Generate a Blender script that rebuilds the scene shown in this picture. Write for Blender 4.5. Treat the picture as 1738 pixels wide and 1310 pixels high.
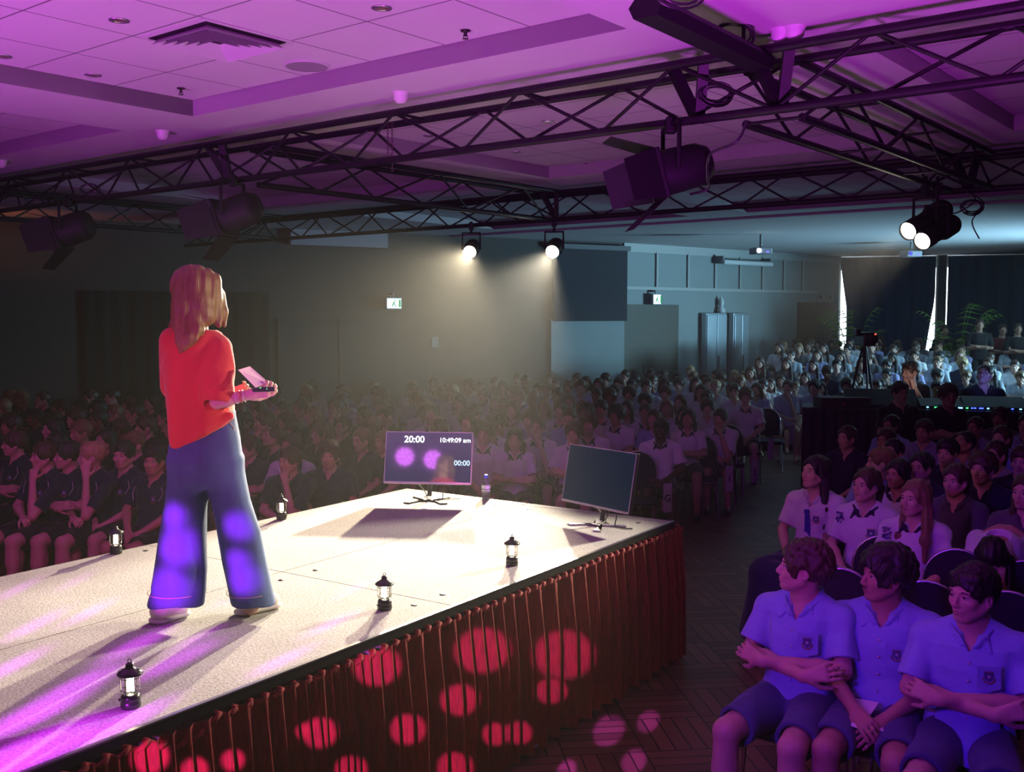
import bpy, math, random
import numpy as np
from mathutils import Vector, Matrix
from math import sin, cos, pi, radians, sqrt, atan2, tan
for _o in list(bpy.data.objects): bpy.data.objects.remove(_o)
C = bpy.context.scene.collection
SC = bpy.context.scene
# ---------------------------------------------------------------- camera, world, exposure
F = 1750.0; CZ = 2.4; PITCH = radians(3.98); STZ = 0.967
cam = bpy.data.cameras.new('camera'); cam.sensor_width = 36.0; cam.lens = 36.0 * F / 1738.0
cam.clip_start = 0.05; cam.clip_end = 200
camo = bpy.data.objects.new('camera', cam); C.objects.link(camo)
camo.location = (0, 0, CZ); camo.rotation_euler = (pi/2 - PITCH, 0, 0)
SC.camera = camo
w = bpy.data.worlds.new('world'); SC.world = w; w.use_nodes = True
w.node_tree.nodes['Background'].inputs[0].default_value = (0.10, 0.08, 0.16, 1)
w.node_tree.nodes['Background'].inputs[1].default_value = 0.004
SC.view_settings.view_transform = 'Standard'; SC.view_settings.look = 'None'
SC.view_settings.exposure = 0.0; SC.view_settings.gamma = 1.0
SC.view_settings.use_curve_mapping = False
SC.cycles.use_denoising = True
SC.cycles.max_bounces = 5; SC.cycles.diffuse_bounces = 2; SC.cycles.glossy_bounces = 3
SC.cycles.transmission_bounces = 5; SC.cycles.transparent_max_bounces = 6; SC.cycles.volume_bounces = 0
SC.cycles.volume_step_rate = 4.0; SC.cycles.volume_max_steps = 64
SC.cycles.sample_clamp_indirect = 4.0; SC.cycles.blur_glossy = 1.0
SC.cycles.caustics_reflective = False; SC.cycles.caustics_refractive = False

def ray(px, py):
    x = (px - 869) / F; y = -(py - 655) / F
    return x, cos(PITCH) + y * sin(PITCH), -sin(PITCH) + y * cos(PITCH)
def onz(px, py, z):
    x, y, v = ray(px, py); t = (z - CZ) / v; return Vector((x*t, y*t, z))
def atd(px, py, d):
    x, y, v = ray(px, py); t = d / y; return Vector((x*t, d, CZ + v*t))
RA = radians(38.5); SA = radians(34.0)
def UV(u, v, z=0.0, a=RA):            # room frame: u away along the trusses' long side, v to the right and nearer
    return Vector((u*sin(a) + v*cos(a), u*cos(a) - v*sin(a), z))
def ST(u, v, z=0.0): return UV(u, v, z, SA)   # stage frame

def spot(name, loc, target, col, power, angle, blend=0.3, rad=0.06):
    l = bpy.data.lights.new(name, 'SPOT'); l.energy = power; l.color = col; l.spot_size = radians(angle)
    l.spot_blend = blend; l.shadow_soft_size = rad
    o = bpy.data.objects.new(name, l); C.objects.link(o); o.location = loc
    o.rotation_euler = (Vector(target) - Vector(loc)).to_track_quat('-Z', 'Y').to_euler()
    return o
def area(name, loc, target, col, power, sx, sy, spread=180):
    l = bpy.data.lights.new(name, 'AREA'); l.shape = 'RECTANGLE'; l.size = sx; l.size_y = sy; l.energy = power; l.color = col
    l.spread = radians(spread)
    o = bpy.data.objects.new(name, l); C.objects.link(o); o.location = loc
    o.rotation_euler = (Vector(target) - Vector(loc)).to_track_quat('-Z', 'Y').to_euler()
    return o
# lamp positions (shared by the lights here and the fixtures built further down)
LAMP_A = atd(797, 428, 12.6); LAMP_B = atd(937, 428, 12.1)
LAMP_C = atd(1540, 393, 8.9); LAMP_D = atd(1564, 410, 8.75)
STC = ST(4.6, -4.2, STZ)
WARM = (1.0, 0.86, 0.58)
spot('key_light', LAMP_A, (-1.3, 5.0, STZ), (1.0, 0.84, 0.56), 5200, 32, 0.6)
spot('key_light', LAMP_B, (-0.9, 5.5, STZ), (1.0, 0.88, 0.66), 6300, 27, 0.6)
spot('key_light', LAMP_C, (-0.9, 5.7, STZ), (1.0, 0.9, 0.7), 1500, 28, 0.5)
spot('key_light', LAMP_D, (-1.2, 4.6, STZ), (1.0, 0.88, 0.66), 800, 26, 0.5)
LAMP_E = UV(9.45, 1.4, 3.15)
spot('key_light', LAMP_E, (-1.45, 4.8, 1.75), (1.0, 0.86, 0.58), 2000, 13, 0.5)
# purple LED wash lights of the main stage behind the camera: on the ceiling ...
spot('purple_wash', (-4.6, 3.4, 1.1), (-4.2, 5.6, 3.95), (0.66, 0.05, 0.88), 840, 108, 1.0, 0.4)
spot('purple_wash', (-2.9, 1.4, 1.5), (-2.2, 4.4, 3.95), (0.66, 0.05, 0.88), 190, 105, 1.0, 0.4)
spot('purple_wash', (0.8, 2.4, 1.1), (0.8, 4.6, 3.95), (0.64, 0.05, 0.86), 840, 104, 1.0, 0.4)
spot('purple_wash', (-1.0, 4.0, 1.3), (0.6, 9.0, 3.9), (0.55, 0.10, 0.65), 170, 60, 1.0, 0.3)
# ... and on the people
spot('violet_wash', (-2.7, -0.3, 3.3), (2.2, 5.0, 0.8), (0.13, 0.0, 1.0), 600, 27, 0.6, 0.15)
spot('magenta_wash', (-3.0, 1.2, 2.6), (2.6, 6.2, 1.0), (0.80, 0.07, 0.42), 150, 30, 0.9, 0.15)
spot('magenta_wash', (-2.2, 2.7, 3.5), (-4.0, 8.8, 1.0), (0.80, 0.05, 0.50), 260, 34, 0.8, 0.15)
spot('violet_wash', (-1.4, -0.8, 3.4), (1.0, 11.0, 1.0), (0.50, 0.08, 1.0), 240, 26, 0.8, 0.15)
spot('magenta_wash', (-2.4, 0.2, 2.8), (-1.45, 4.8, 1.92), (0.95, 0.06, 0.48), 330, 12.5, 0.8, 0.15)
# added teal fill lights, out of view, at the back of the hall, and an orange lamp on the far side wall
area('back_teal_fill', (14.0, 19.0, 2.1), (6.5, 22.0, 2.2), (0.45, 0.78, 1.0), 25, 2.5, 1.6, 95)
area('back_teal_fill', (13.8, 18.5, 2.0), (5.0, 19.8, 3.9), (0.36, 0.74, 1.0), 270, 2.0, 1.0, 80)
_q = atd(-10, 410, 15.2); spot('orange_uplight', _q + Vector((-0.5,-0.9,-0.7)), _q, (1.0, 0.22, 0.04), 30, 75, 1.0, 0.1)

# gobo spot: round dots thrown over the trousers, the skirt and the floor
G1 = Vector((-0.75, 0.25, 2.15)); G1T = Vector((0.0, 5.2, 0.75))
def plane_hit(px, py, v34):
    # ray against the vertical skirt plane  x cosA - y sinA = v34
    x, y, z = ray(px, py); t = v34 / (x*cos(SA) - y*sin(SA)); return Vector((x*t, y*t, CZ + z*t))
def gobo_light(name, loc, target, power, angle, dots, col=(0.55,0.08,1.0), soft=0.15, rad=0.012):
    """a gobo spot: open only where the round holes are; dots = [(world point, hole radius as tan(angle)), ...]"""
    o = spot(name, loc, target, col, power, angle, 0.05, rad); l = o.data; l.use_nodes = True; nt = l.node_tree
    em = nt.nodes['Emission']; tc = nt.nodes.new('ShaderNodeTexCoord'); sp = nt.nodes.new('ShaderNodeSeparateXYZ'); nt.links.new(tc.outputs['Normal'], sp.inputs[0])
    cb = nt.nodes.new('ShaderNodeCombineXYZ')
    for k in (0, 1):
        dv = nt.nodes.new('ShaderNodeMath'); dv.operation = 'DIVIDE'; nt.links.new(sp.outputs[k], dv.inputs[0]); nt.links.new(sp.outputs[2], dv.inputs[1]); nt.links.new(dv.outputs[0], cb.inputs[k])
    bpy.context.view_layer.update(); inv = o.matrix_world.inverted(); last = None
    for (p, r) in dots:
        q = inv @ Vector(p); c = (q.x/q.z, q.y/q.z, 0)
        d = nt.nodes.new('ShaderNodeVectorMath'); d.operation = 'DISTANCE'; nt.links.new(cb.outputs[0], d.inputs[0]); d.inputs[1].default_value = c
        mr = nt.nodes.new('ShaderNodeMapRange'); mr.inputs['From Min'].default_value = r*(1+soft); mr.inputs['From Max'].default_value = r*(1-soft); mr.clamp = True
        nt.links.new(d.outputs['Value'], mr.inputs['Value'])
        if last is None: last = mr.outputs[0]
        else:
            mx = nt.nodes.new('ShaderNodeMath'); mx.operation = 'MAXIMUM'; nt.links.new(last, mx.inputs[0]); nt.links.new(mr.outputs[0], mx.inputs[1]); last = mx.outputs[0]
    nt.links.new(last, em.inputs['Strength']); return o
SKV = SV_ = -2.98
dots = []
for (px, py, r) in ((820,1103,37),(960,1110,40),(938,1172,20),(783,1187,25),(640,1130,32),(545,1243,24),(695,1237,24),(845,1245,18),(885,1243,18),(600,1306,22),(775,1302,24),(255,1285,26),(520,1240,12),(395,1290,16),(330,1308,20)):
    P = plane_hit(px, py, SKV); dist = (P-G1).length; dots.append((P, r/F*(P-Vector((0,0,CZ))).length/dist*0.95))
gobo_light('gobo_spot', G1, (0.2, 4.6, 0.6), 1700, 70, dots, (0.75,0.10,0.85))
G2 = Vector((-2.6, 0.4, 1.9)); dots = []
for (px, py, r) in ((290,878,20),(300,928,32),(285,1000,34),(392,895,22),(398,985,24),(388,955,18)):
    P = atd(px, py, 4.65); dots.append((P, r/F*5.0/(P-G2).length*1.0))
for (px, py, r) in ((230,1095,34),(130,1165,40),(300,1120,36),(60,1210,46),(330,1085,20),(20,1130,30),(60,1060,30),(150,1040,26),(200,1230,40),(80,1270,50),(330,1000,10),(20,1290,60),(480,1120,26),(560,1060,24),(30,1000,26),(130,985,20),(600,1000,18),(630,875,20)):
    P = onz(px, py, STZ); dots.append((P, r/F*4.6/(P-G2).length*0.62))
gobo_light('gobo_spot', G2, (-1.5, 4.7, 1.1), 4300, 75, dots, (0.66,0.03,1.0), 0.3, 0.03)
dots = []
for (px, py, r) in ((1033,1240,30),(1100,1224,21),(1076,1292,23),(962,1306,18),(1440,1170,0.1)):
    P = onz(px, py, 0.0); dist = (P-G1).length; dots.append((P, r/F*(P-Vector((0,0,CZ))).length/dist*0.8))
gobo_light('gobo_spot', G1+Vector((0.1,0,0.15)), (0.9, 4.6, 0.0), 7500, 40, dots, (0.50,0.06,0.9))
# ---------------------------------------------------------------- materials
MATS = {}
def mat(name, col, rough=0.7, metal=0.0, spec=0.5, sheen=0.0, noise=None, bump=None, emit=None, es=1.0):
    if name in MATS: return MATS[name]
    m = bpy.data.materials.new(name); m.use_nodes = True; nt = m.node_tree; b = nt.nodes['Principled BSDF']
    b.inputs['Base Color'].default_value = (*col, 1); b.inputs['Roughness'].default_value = rough
    b.inputs['Metallic'].default_value = metal; b.inputs['Specular IOR Level'].default_value = spec
    if sheen: b.inputs['Sheen Weight'].default_value = sheen; b.inputs['Sheen Roughness'].default_value = 0.4
    if emit: b.inputs['Emission Color'].default_value = (*emit, 1); b.inputs['Emission Strength'].default_value = es
    tc = None
    if noise or bump:
        tc = nt.nodes.new('ShaderNodeTexCoord')
    if noise:       # (scale, amount)
        n = nt.nodes.new('ShaderNodeTexNoise'); n.inputs['Scale'].default_value = noise[0]; n.inputs['Detail'].default_value = 4
        nt.links.new(tc.outputs['Object'], n.inputs['Vector'])
        mx = nt.nodes.new('ShaderNodeMix'); mx.data_type = 'RGBA'
        mx.inputs[6].default_value = (*[c*(1-noise[1]) for c in col], 1); mx.inputs[7].default_value = (*[min(1, c*(1+noise[1])) for c in col], 1)
        nt.links.new(n.outputs['Fac'], mx.inputs[0]); nt.links.new(mx.outputs[2], b.inputs['Base Color'])
    if bump:        # (scale, strength, distance)
        n = nt.nodes.new('ShaderNodeTexNoise'); n.inputs['Scale'].default_value = bump[0]; n.inputs['Detail'].default_value = 3
        nt.links.new(tc.outputs['Object'], n.inputs['Vector'])
        bp = nt.nodes.new('ShaderNodeBump'); bp.inputs['Strength'].default_value = bump[1]; bp.inputs['Distance'].default_value = bump[2]
        nt.links.new(n.outputs['Fac'], bp.inputs['Height']); nt.links.new(bp.outputs['Normal'], b.inputs['Normal'])
    MATS[name] = m; return m
def nodes(name):
    m = bpy.data.materials.new(name); m.use_nodes = True
    return m, m.node_tree, m.node_tree.nodes['Principled BSDF']
def emis(name, col, s):
    if name in MATS: return MATS[name]
    m = bpy.data.materials.new(name); m.use_nodes = True; nt = m.node_tree; nt.nodes.clear()
    e = nt.nodes.new('ShaderNodeEmission'); e.inputs[0].default_value = (*col, 1); e.inputs[1].default_value = s
    o = nt.nodes.new('ShaderNodeOutputMaterial'); nt.links.new(e.outputs[0], o.inputs[0]); MATS[name] = m; return m

# ---------------------------------------------------------------- mesh building
class MB:
    def __init__(s): s.v = []; s.f = []; s.sm = []; s.mi = []
    def add(s, vs, fs, smooth=False, mi=0):
        k = len(s.v); s.v += [tuple(p) for p in vs]; s.f += [tuple(i+k for i in f) for f in fs]
        s.sm += [smooth]*len(fs); s.mi += [mi]*len(fs)
    def box(s, lo, hi, M=None, mi=0):
        x0, y0, z0 = lo; x1, y1, z1 = hi
        vs = [Vector(p) for p in ((x0,y0,z0),(x1,y0,z0),(x1,y1,z0),(x0,y1,z0),(x0,y0,z1),(x1,y0,z1),(x1,y1,z1),(x0,y1,z1))]
        if M is not None: vs = [M @ p for p in vs]
        s.add(vs, [(0,3,2,1),(4,5,6,7),(0,1,5,4),(1,2,6,5),(2,3,7,6),(3,0,4,7)], False, mi)
    def rbox(s, lo, hi, r=0.01, M=None, mi=0):      # box with chamfered edges
        bm = __import__('bmesh').new(); import bmesh
        bmesh.ops.create_cube(bm, size=1.0)
        c = [(a+b)/2 for a, b in zip(lo, hi)]; d = [b-a for a, b in zip(lo, hi)]
        for v in bm.verts: v.co = Vector((c[0]+v.co.x*d[0], c[1]+v.co.y*d[1], c[2]+v.co.z*d[2]))
        bmesh.ops.bevel(bm, geom=list(bm.edges), offset=min(r, min(d)*0.45), segments=2, affect='EDGES', profile=0.5)
        vs = [v.co.copy() for v in bm.verts]; fs = [tuple(v.index for v in f.verts) for f in bm.faces]
        bm.free()
        if M is not None: vs = [M @ p for p in vs]
        s.add(vs, fs, False, mi)
    def tube(s, pts, r, n=8, cap=True, mi=0, closed=False):
        pts = [Vector(p) for p in pts]; N = len(pts); rs = r if isinstance(r, (list, tuple)) else [r]*N
        k0 = []; up = None; vs = []
        for i, p in enumerate(pts):
            if closed: t = (pts[(i+1) % N] - pts[i-1]).normalized()
            else: t = (pts[min(i+1, N-1)] - pts[max(i-1, 0)]).normalized()
            if up is None: up = Vector((0,0,1)) if abs(t.z) < 0.9 else Vector((1,0,0))
            a = t.cross(up)
            a = a.normalized() if a.length > 1e-6 else t.orthogonal().normalized()
            b = a.cross(t).normalized(); up = b
            for j in range(n):
                q = 2*pi*j/n; vs.append(p + a*cos(q)*rs[i] + b*sin(q)*rs[i])
        fs = []
        for i in range(N if closed else N-1):
            i2 = (i+1) % N
            for j in range(n): fs.append((i*n+j, i*n+(j+1) % n, i2*n+(j+1) % n, i2*n+j))
        s.add(vs, fs, True, mi)
        if cap and not closed:
            s.add([vs[j] for j in range(n)], [tuple(range(n))], False, mi)
            s.add([vs[(N-1)*n+j] for j in range(n)], [tuple(range(n-1, -1, -1))], False, mi)
    def lathe(s, prof, n=24, M=None, mi=0, smooth=True):
        vs = []; fs = []
        for (r, z) in prof:
            for j in range(n): q = 2*pi*j/n; vs.append(Vector((r*cos(q), r*sin(q), z)))
        for i in range(len(prof)-1):
            for j in range(n): fs.append((i*n+j, i*n+(j+1) % n, (i+1)*n+(j+1) % n, (i+1)*n+j))
        if M is not None: vs = [M @ p for p in vs]
        s.add(vs, fs, smooth, mi)
    def quad(s, pts, mi=0): s.add([Vector(p) for p in pts], [tuple(range(len(pts)))], False, mi)
    def prism(s, poly, z0, z1, M=None, mi=0):        # poly: list of (x,y)
        n = len(poly); vs = [Vector((x,y,z0)) for x, y in poly] + [Vector((x,y,z1)) for x, y in poly]
        if M is not None: vs = [M @ p for p in vs]
        s.add(vs, [tuple(range(n-1,-1,-1)), tuple(range(n, 2*n))] + [(i, (i+1) % n, n+(i+1) % n, n+i) for i in range(n)], False, mi)
    def grid(s, P, smooth=True, mi=0):               # P: rows of points
        R = len(P); K = len(P[0]); vs = [p for row in P for p in row]
        s.add(vs, [(i*K+j, i*K+j+1, (i+1)*K+j+1, (i+1)*K+j) for i in range(R-1) for j in range(K-1)], smooth, mi)
    def build(s, name, mats, parent=None, loc=None, rot=None):
        me = bpy.data.meshes.new(name); me.from_pydata([tuple(v) for v in s.v], [], s.f)
        me.polygons.foreach_set('use_smooth', s.sm)
        if not isinstance(mats, (list, tuple)): mats = [mats]
        for m in mats: me.materials.append(m)
        if len(mats) > 1: me.polygons.foreach_set('material_index', s.mi)
        me.update()
        o = bpy.data.objects.new(name, me); C.objects.link(o)
        if parent is not None: o.parent = parent
        if loc is not None: o.location = loc
        if rot is not None: o.rotation_euler = rot
        return o
def empty(name, label, cat, loc=(0,0,0), rz=0.0, group=None):
    o = bpy.data.objects.new(name, None); C.objects.link(o); o.location = loc; o.rotation_euler = (0, 0, rz)
    o.empty_display_size = 0.1
    o['label'] = label; o['category'] = cat
    if group: o['group'] = group
    return o
def tag(o, label, cat, group=None, kind=None):
    o['label'] = label; o['category'] = cat
    if group: o['group'] = group
    if kind: o['kind'] = kind
    return o
def struct(o, label=None):
    o['kind'] = 'structure'
    if label: o['label'] = label
    return o
def frame(o, x, y=None):      # matrix with local Y along x-direction vector "x" (horizontal), origin o
    d = Vector(x).normalized(); a = atan2(-d.x, d.y)
    return Matrix.Translation(Vector(o)) @ Matrix.Rotation(a, 4, 'Z')
def align(o, d, roll_up=Vector((0,0,1))):   # local +Z along d
    return Matrix.Translation(Vector(o)) @ Vector(d).to_track_quat('Z', 'Y').to_matrix().to_4x4()
# ---------------------------------------------------------------- the hall
def floor_mat():
    m, nt, b = nodes('parquet'); tc = nt.nodes.new('ShaderNodeTexCoord'); mp = nt.nodes.new('ShaderNodeMapping')
    mp.inputs['Rotation'].default_value = (0, 0, radians(45)+RA); mp.inputs['Scale'].default_value = (1,1,1)
    ch = nt.nodes.new('ShaderNodeTexChecker'); ch.inputs['Scale'].default_value = 1/0.45
    nt.links.new(tc.outputs['Object'], mp.inputs[0]); nt.links.new(mp.outputs[0], ch.inputs['Vector'])
    outs = []
    for r in (0, 90):
        m2 = nt.nodes.new('ShaderNodeMapping'); m2.inputs['Rotation'].default_value = (0,0,radians(r)); nt.links.new(mp.outputs[0], m2.inputs[0])
        br = nt.nodes.new('ShaderNodeTexBrick'); br.inputs['Scale'].default_value = 1/0.45*1.0
        br.inputs['Brick Width'].default_value = 1.0; br.inputs['Row Height'].default_value = 0.2; br.inputs['Mortar Size'].default_value = 0.012
        br.offset = 0; br.inputs['Color1'].default_value = (0.10,0.050,0.026,1); br.inputs['Color2'].default_value = (0.20,0.105,0.055,1)
        br.inputs['Mortar'].default_value = (0.02,0.012,0.008,1)
        nt.links.new(m2.outputs[0], br.inputs['Vector']); outs.append(br)
    mx = nt.nodes.new('ShaderNodeMix'); mx.data_type = 'RGBA'
    nt.links.new(ch.outputs['Fac'], mx.inputs[0]); nt.links.new(outs[0].outputs[0], mx.inputs[6]); nt.links.new(outs[1].outputs[0], mx.inputs[7])
    nt.links.new(mx.outputs[2], b.inputs['Base Color']); b.inputs['Roughness'].default_value = 0.42
    return m
b = MB(); b.box((-14, -4, -0.1), (24, 34, 0.0)); struct(b.build('floor', floor_mat()), 'dark wooden parquet floor of the hall')

M_CEIL = mat('ceiling_white', (0.62, 0.60, 0.60), 0.8, bump=(40, 0.15, 0.004))
def tile_mat():
    m, nt, b = nodes('ceiling_tiles'); tc = nt.nodes.new('ShaderNodeTexCoord'); sp = nt.nodes.new('ShaderNodeSeparateXYZ')
    nt.links.new(tc.outputs['Object'], sp.inputs[0]); ms = []
    for ax in (0, 1):
        a = nt.nodes.new('ShaderNodeMath'); a.operation = 'DIVIDE'; a.inputs[1].default_value = 0.645; nt.links.new(sp.outputs[ax], a.inputs[0])
        f = nt.nodes.new('ShaderNodeMath'); f.operation = 'FRACT'; nt.links.new(a.outputs[0], f.inputs[0])
        c = nt.nodes.new('ShaderNodeMath'); c.operation = 'PINGPONG'; c.inputs[1].default_value = 0.5; nt.links.new(f.outputs[0], c.inputs[0])
        l = nt.nodes.new('ShaderNodeMath'); l.operation = 'LESS_THAN'; l.inputs[1].default_value = 0.009; nt.links.new(c.outputs[0], l.inputs[0]); ms.append(l)
    mx = nt.nodes.new('ShaderNodeMath'); mx.operation = 'MAXIMUM'; nt.links.new(ms[0].outputs[0], mx.inputs[0]); nt.links.new(ms[1].outputs[0], mx.inputs[1])
    n = nt.nodes.new('ShaderNodeTexNoise'); n.inputs['Scale'].default_value = 120; nt.links.new(tc.outputs['Object'], n.inputs['Vector'])
    cr = nt.nodes.new('ShaderNodeMix'); cr.data_type = 'RGBA'; cr.inputs[6].default_value = (0.58,0.56,0.56,1); cr.inputs[7].default_value = (0.68,0.66,0.66,1)
    nt.links.new(n.outputs['Fac'], cr.inputs[0])
    c2 = nt.nodes.new('ShaderNodeMix'); c2.data_type = 'RGBA'; nt.links.new(mx.outputs[0], c2.inputs[0]); nt.links.new(cr.outputs[2], c2.inputs[6])
    c2.inputs[7].default_value = (0.16,0.15,0.15,1); nt.links.new(c2.outputs[2], b.inputs['Base Color']); b.inputs['Roughness'].default_value = 0.9
    return m
M_TILE = tile_mat()
# ceiling local frame: X = v, Y = u
CM = (0, 0, -RA)
us = [(-6, 0.85, False), (0.85, 4.72, True), (4.72, 5.92, False), (5.92, 9.27, True), (9.27, 10.9, False), (10.9, 14.2, True), (14.2, 15.0, False)]
vs_ = [(-20, -11.7, False), (-11.7, -7.83, True), (-7.83, -6.85, False), (-6.85, -2.98, True), (-2.98, -2.12, False), (-2.12, 1.75, True), (1.75, 2.7, False), (2.7, 6.5, True), (6.5, 16, False)]
ZC = 3.9; ZT = 4.02
b = MB()
for (u0, u1, cu) in us:
    for (v0, v1, cv) in vs_:
        if cu and cv:
            for (a, c) in (((v0,u0),(v1,u0)), ((v1,u0),(v1,u1)), ((v1,u1),(v0,u1)), ((v0,u1),(v0,u0))):
                b.quad([(a[0],a[1],ZC), (c[0],c[1],ZC), (c[0],c[1],ZT), (a[0],a[1],ZT)])
        else: b.box((v0, u0, ZC), (v1, u1, ZC+0.2))
b.box((-20, 15.0, ZC), (24, 34, ZC+0.2))
b.box((-20, 14.85, 3.87), (24, 15.0, ZC))           # shallow downstand beam
struct(b.build('ceiling', M_CEIL, rot=CM), 'white plasterboard ceiling with recessed coffers')
k = 0
for (u0, u1, cu) in us:
    for (v0, v1, cv) in vs_:
        if cu and cv:
            k += 1; b = MB(); b.box((0, 0, ZT), (v1-v0, u1-u0, ZT+0.03))
            o = b.build('ceiling_panel_%d' % k, M_TILE, loc=UV(u0, v0, 0), rot=CM); struct(o, 'square tiled panel inside a ceiling coffer')

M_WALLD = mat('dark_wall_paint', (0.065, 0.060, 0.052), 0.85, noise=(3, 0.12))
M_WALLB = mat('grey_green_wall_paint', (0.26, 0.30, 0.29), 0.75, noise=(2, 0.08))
M_BLACK = mat('black_drape', (0.012, 0.012, 0.013), 0.95)
M_DKWOOD = mat('dark_brown_door', (0.06, 0.055, 0.035), 0.6, noise=(8, 0.2))
M_TRIM = mat('pale_wall_trim', (0.38, 0.40, 0.38), 0.6)
W0 = Vector((-11.2, 13.95, 0)); W1 = atd(1058, 412, 21.9); W2 = atd(1421, 435, 27.0); W1.z = W2.z = 0
W3 = Vector((15.2, 25.0, 0))
def wall_frame(a, c):     # local X runs along the wall, local -Y faces the room
    d = (c - a); L = d.length; return Matrix.Translation(a) @ Matrix.Rotation(atan2(d.y, d.x), 4, 'Z'), L
def wx(M, px, y0=0.0):    # where a pixel column meets a wall's plane: its local X
    inv = M.inverted(); o = inv @ Vector((0,0,CZ)); x, y, z = ray(px, 533); d = (inv @ Vector((x,y,CZ+z))) - o
    t = (y0 - o.y) / d.y; return o.x + d.x*t
def wz(M, px, py):
    inv = M.inverted(); o = inv @ Vector((0,0,CZ)); x, y, z = ray(px, py); d = (inv @ Vector((x,y,CZ+z))) - o
    t = -o.y / d.y; return o.z + d.z*t
MA, LA = wall_frame(W0, W1); MBk, LB = wall_frame(W1, W2); MC, LC = wall_frame(W2, W3)
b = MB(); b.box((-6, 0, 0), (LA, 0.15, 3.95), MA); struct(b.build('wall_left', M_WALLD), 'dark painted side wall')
# black drape recess, light soffit strip
x0, x1 = wx(MA, 141), wx(MA, 455)
b = MB(); zt = wz(MA, 141, 493)
P = [[MA @ Vector((x0+(x1-x0)*i/60, -0.05-0.012*sin(i*1.3)-0.006*sin(i*0.37), z)) for i in range(61)] for z in (0.0, zt)]
b.grid(P); o = b.build('black_drape', M_BLACK); tag(o, 'wide black drape hanging flat on the dark side wall', 'curtain')
x0, x1 = wx(MA, 492), wx(MA, 655); b = MB(); b.box((x0, -0.12, wz(MA, 560, 418)), (x1, 0, 3.89), MA)
tag(b.build('roller_screen_case', mat('pale_metal_case', (0.3,0.3,0.31), 0.5)), 'long pale casing fixed high on the dark side wall', 'screen casing')
for (a, c, t, bt) in ((565, 590, 543, 578), (732, 743, 572, 590)):
    b = MB(); b.box((wx(MA,a), -0.02, wz(MA,a,bt)), (wx(MA,c), 0, wz(MA,a,t)), MA)
    tag(b.build('wall_notice', mat('notice_paper', (0.32,0.3,0.28), 0.8)), 'small pale notice on the dark wall %s' % ('between the black drape and the exit sign' if a < 600 else 'below the glowing exit sign'), 'notice')
x0, x1 = wx(MA, 470), wx(MA, 672); b = MB()
b.box((x0, -0.04, 0), (x1, 0, wz(MA, 560, 540)), MA); b.box((x0+(x1-x0)*0.5-0.01, -0.06, 0), (x0+(x1-x0)*0.5+0.01, -0.03, wz(MA,560,540)), MA)
struct(b.build('door_1', mat('very_dark_door', (0.05,0.046,0.042), 0.7)), 'dark double door beneath the exit sign')
# grey panelled wall at the far side
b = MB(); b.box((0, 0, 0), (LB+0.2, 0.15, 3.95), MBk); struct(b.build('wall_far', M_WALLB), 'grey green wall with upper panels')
b = MB(); zr = wz(MBk, 1138, 489)
b.box((0, -0.05, zr-0.05), (wx(MBk, 1384), 0, zr+0.02), MBk); b.box((0, -0.03, 3.72), (LB, 0, 3.9), MBk)
for px in (1113, 1166, 1212, 1254, 1292, 1328, 1360): x = wx(MBk, px); b.box((x-0.025, -0.04, zr), (x+0.025, 0, 3.75), MBk)
struct(b.build('trim_1', M_TRIM), 'pale rail and battens of the upper wall panels')
b = MB(); b.box((0, -0.05, 0), (wx(MBk, 1149), 0, wz(MBk, 1100, 517)), MBk); b.box((0.6, -0.07, 1.1), (0.62, -0.04, 1.3), MBk)
struct(b.build('door_2', M_DKWOOD), 'dark brown door below the second exit sign')
b = MB(); b.box((wx(MBk,1353), -0.05, 0), (wx(MBk,1418), 0, wz(MBk, 1353, 513)), MBk)
struct(b.build('door_3', M_DKWOOD), 'dark doorway beside the bright curtain gap')
# white wall piece below the hanging black screen, left of the corner
x0, x1 = wx(MA, 933), LA
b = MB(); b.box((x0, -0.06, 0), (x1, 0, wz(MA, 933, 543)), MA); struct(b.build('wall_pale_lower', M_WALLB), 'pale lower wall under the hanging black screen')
e = empty('hanging_screen', 'large black screen hanging on the wall beneath the ceiling', 'screen', MA @ Vector((x0, -0.1, 0)))
e.rotation_euler = (0, 0, atan2((W1-W0).y, (W1-W0).x))
b = MB(); b.box((0, -0.05, wz(MA, 933, 545)), (x1-x0, 0.0, 3.72)); b.build('screen_panel', mat('black_screen_cloth', (0.02,0.02,0.026), 0.8), e)
b = MB(); b.box((-0.05, -0.10, 3.72), (x1-x0+0.05, 0.02, 3.82)); b.build('casing', mat('screen_case', (0.08,0.08,0.085), 0.6), e)
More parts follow.
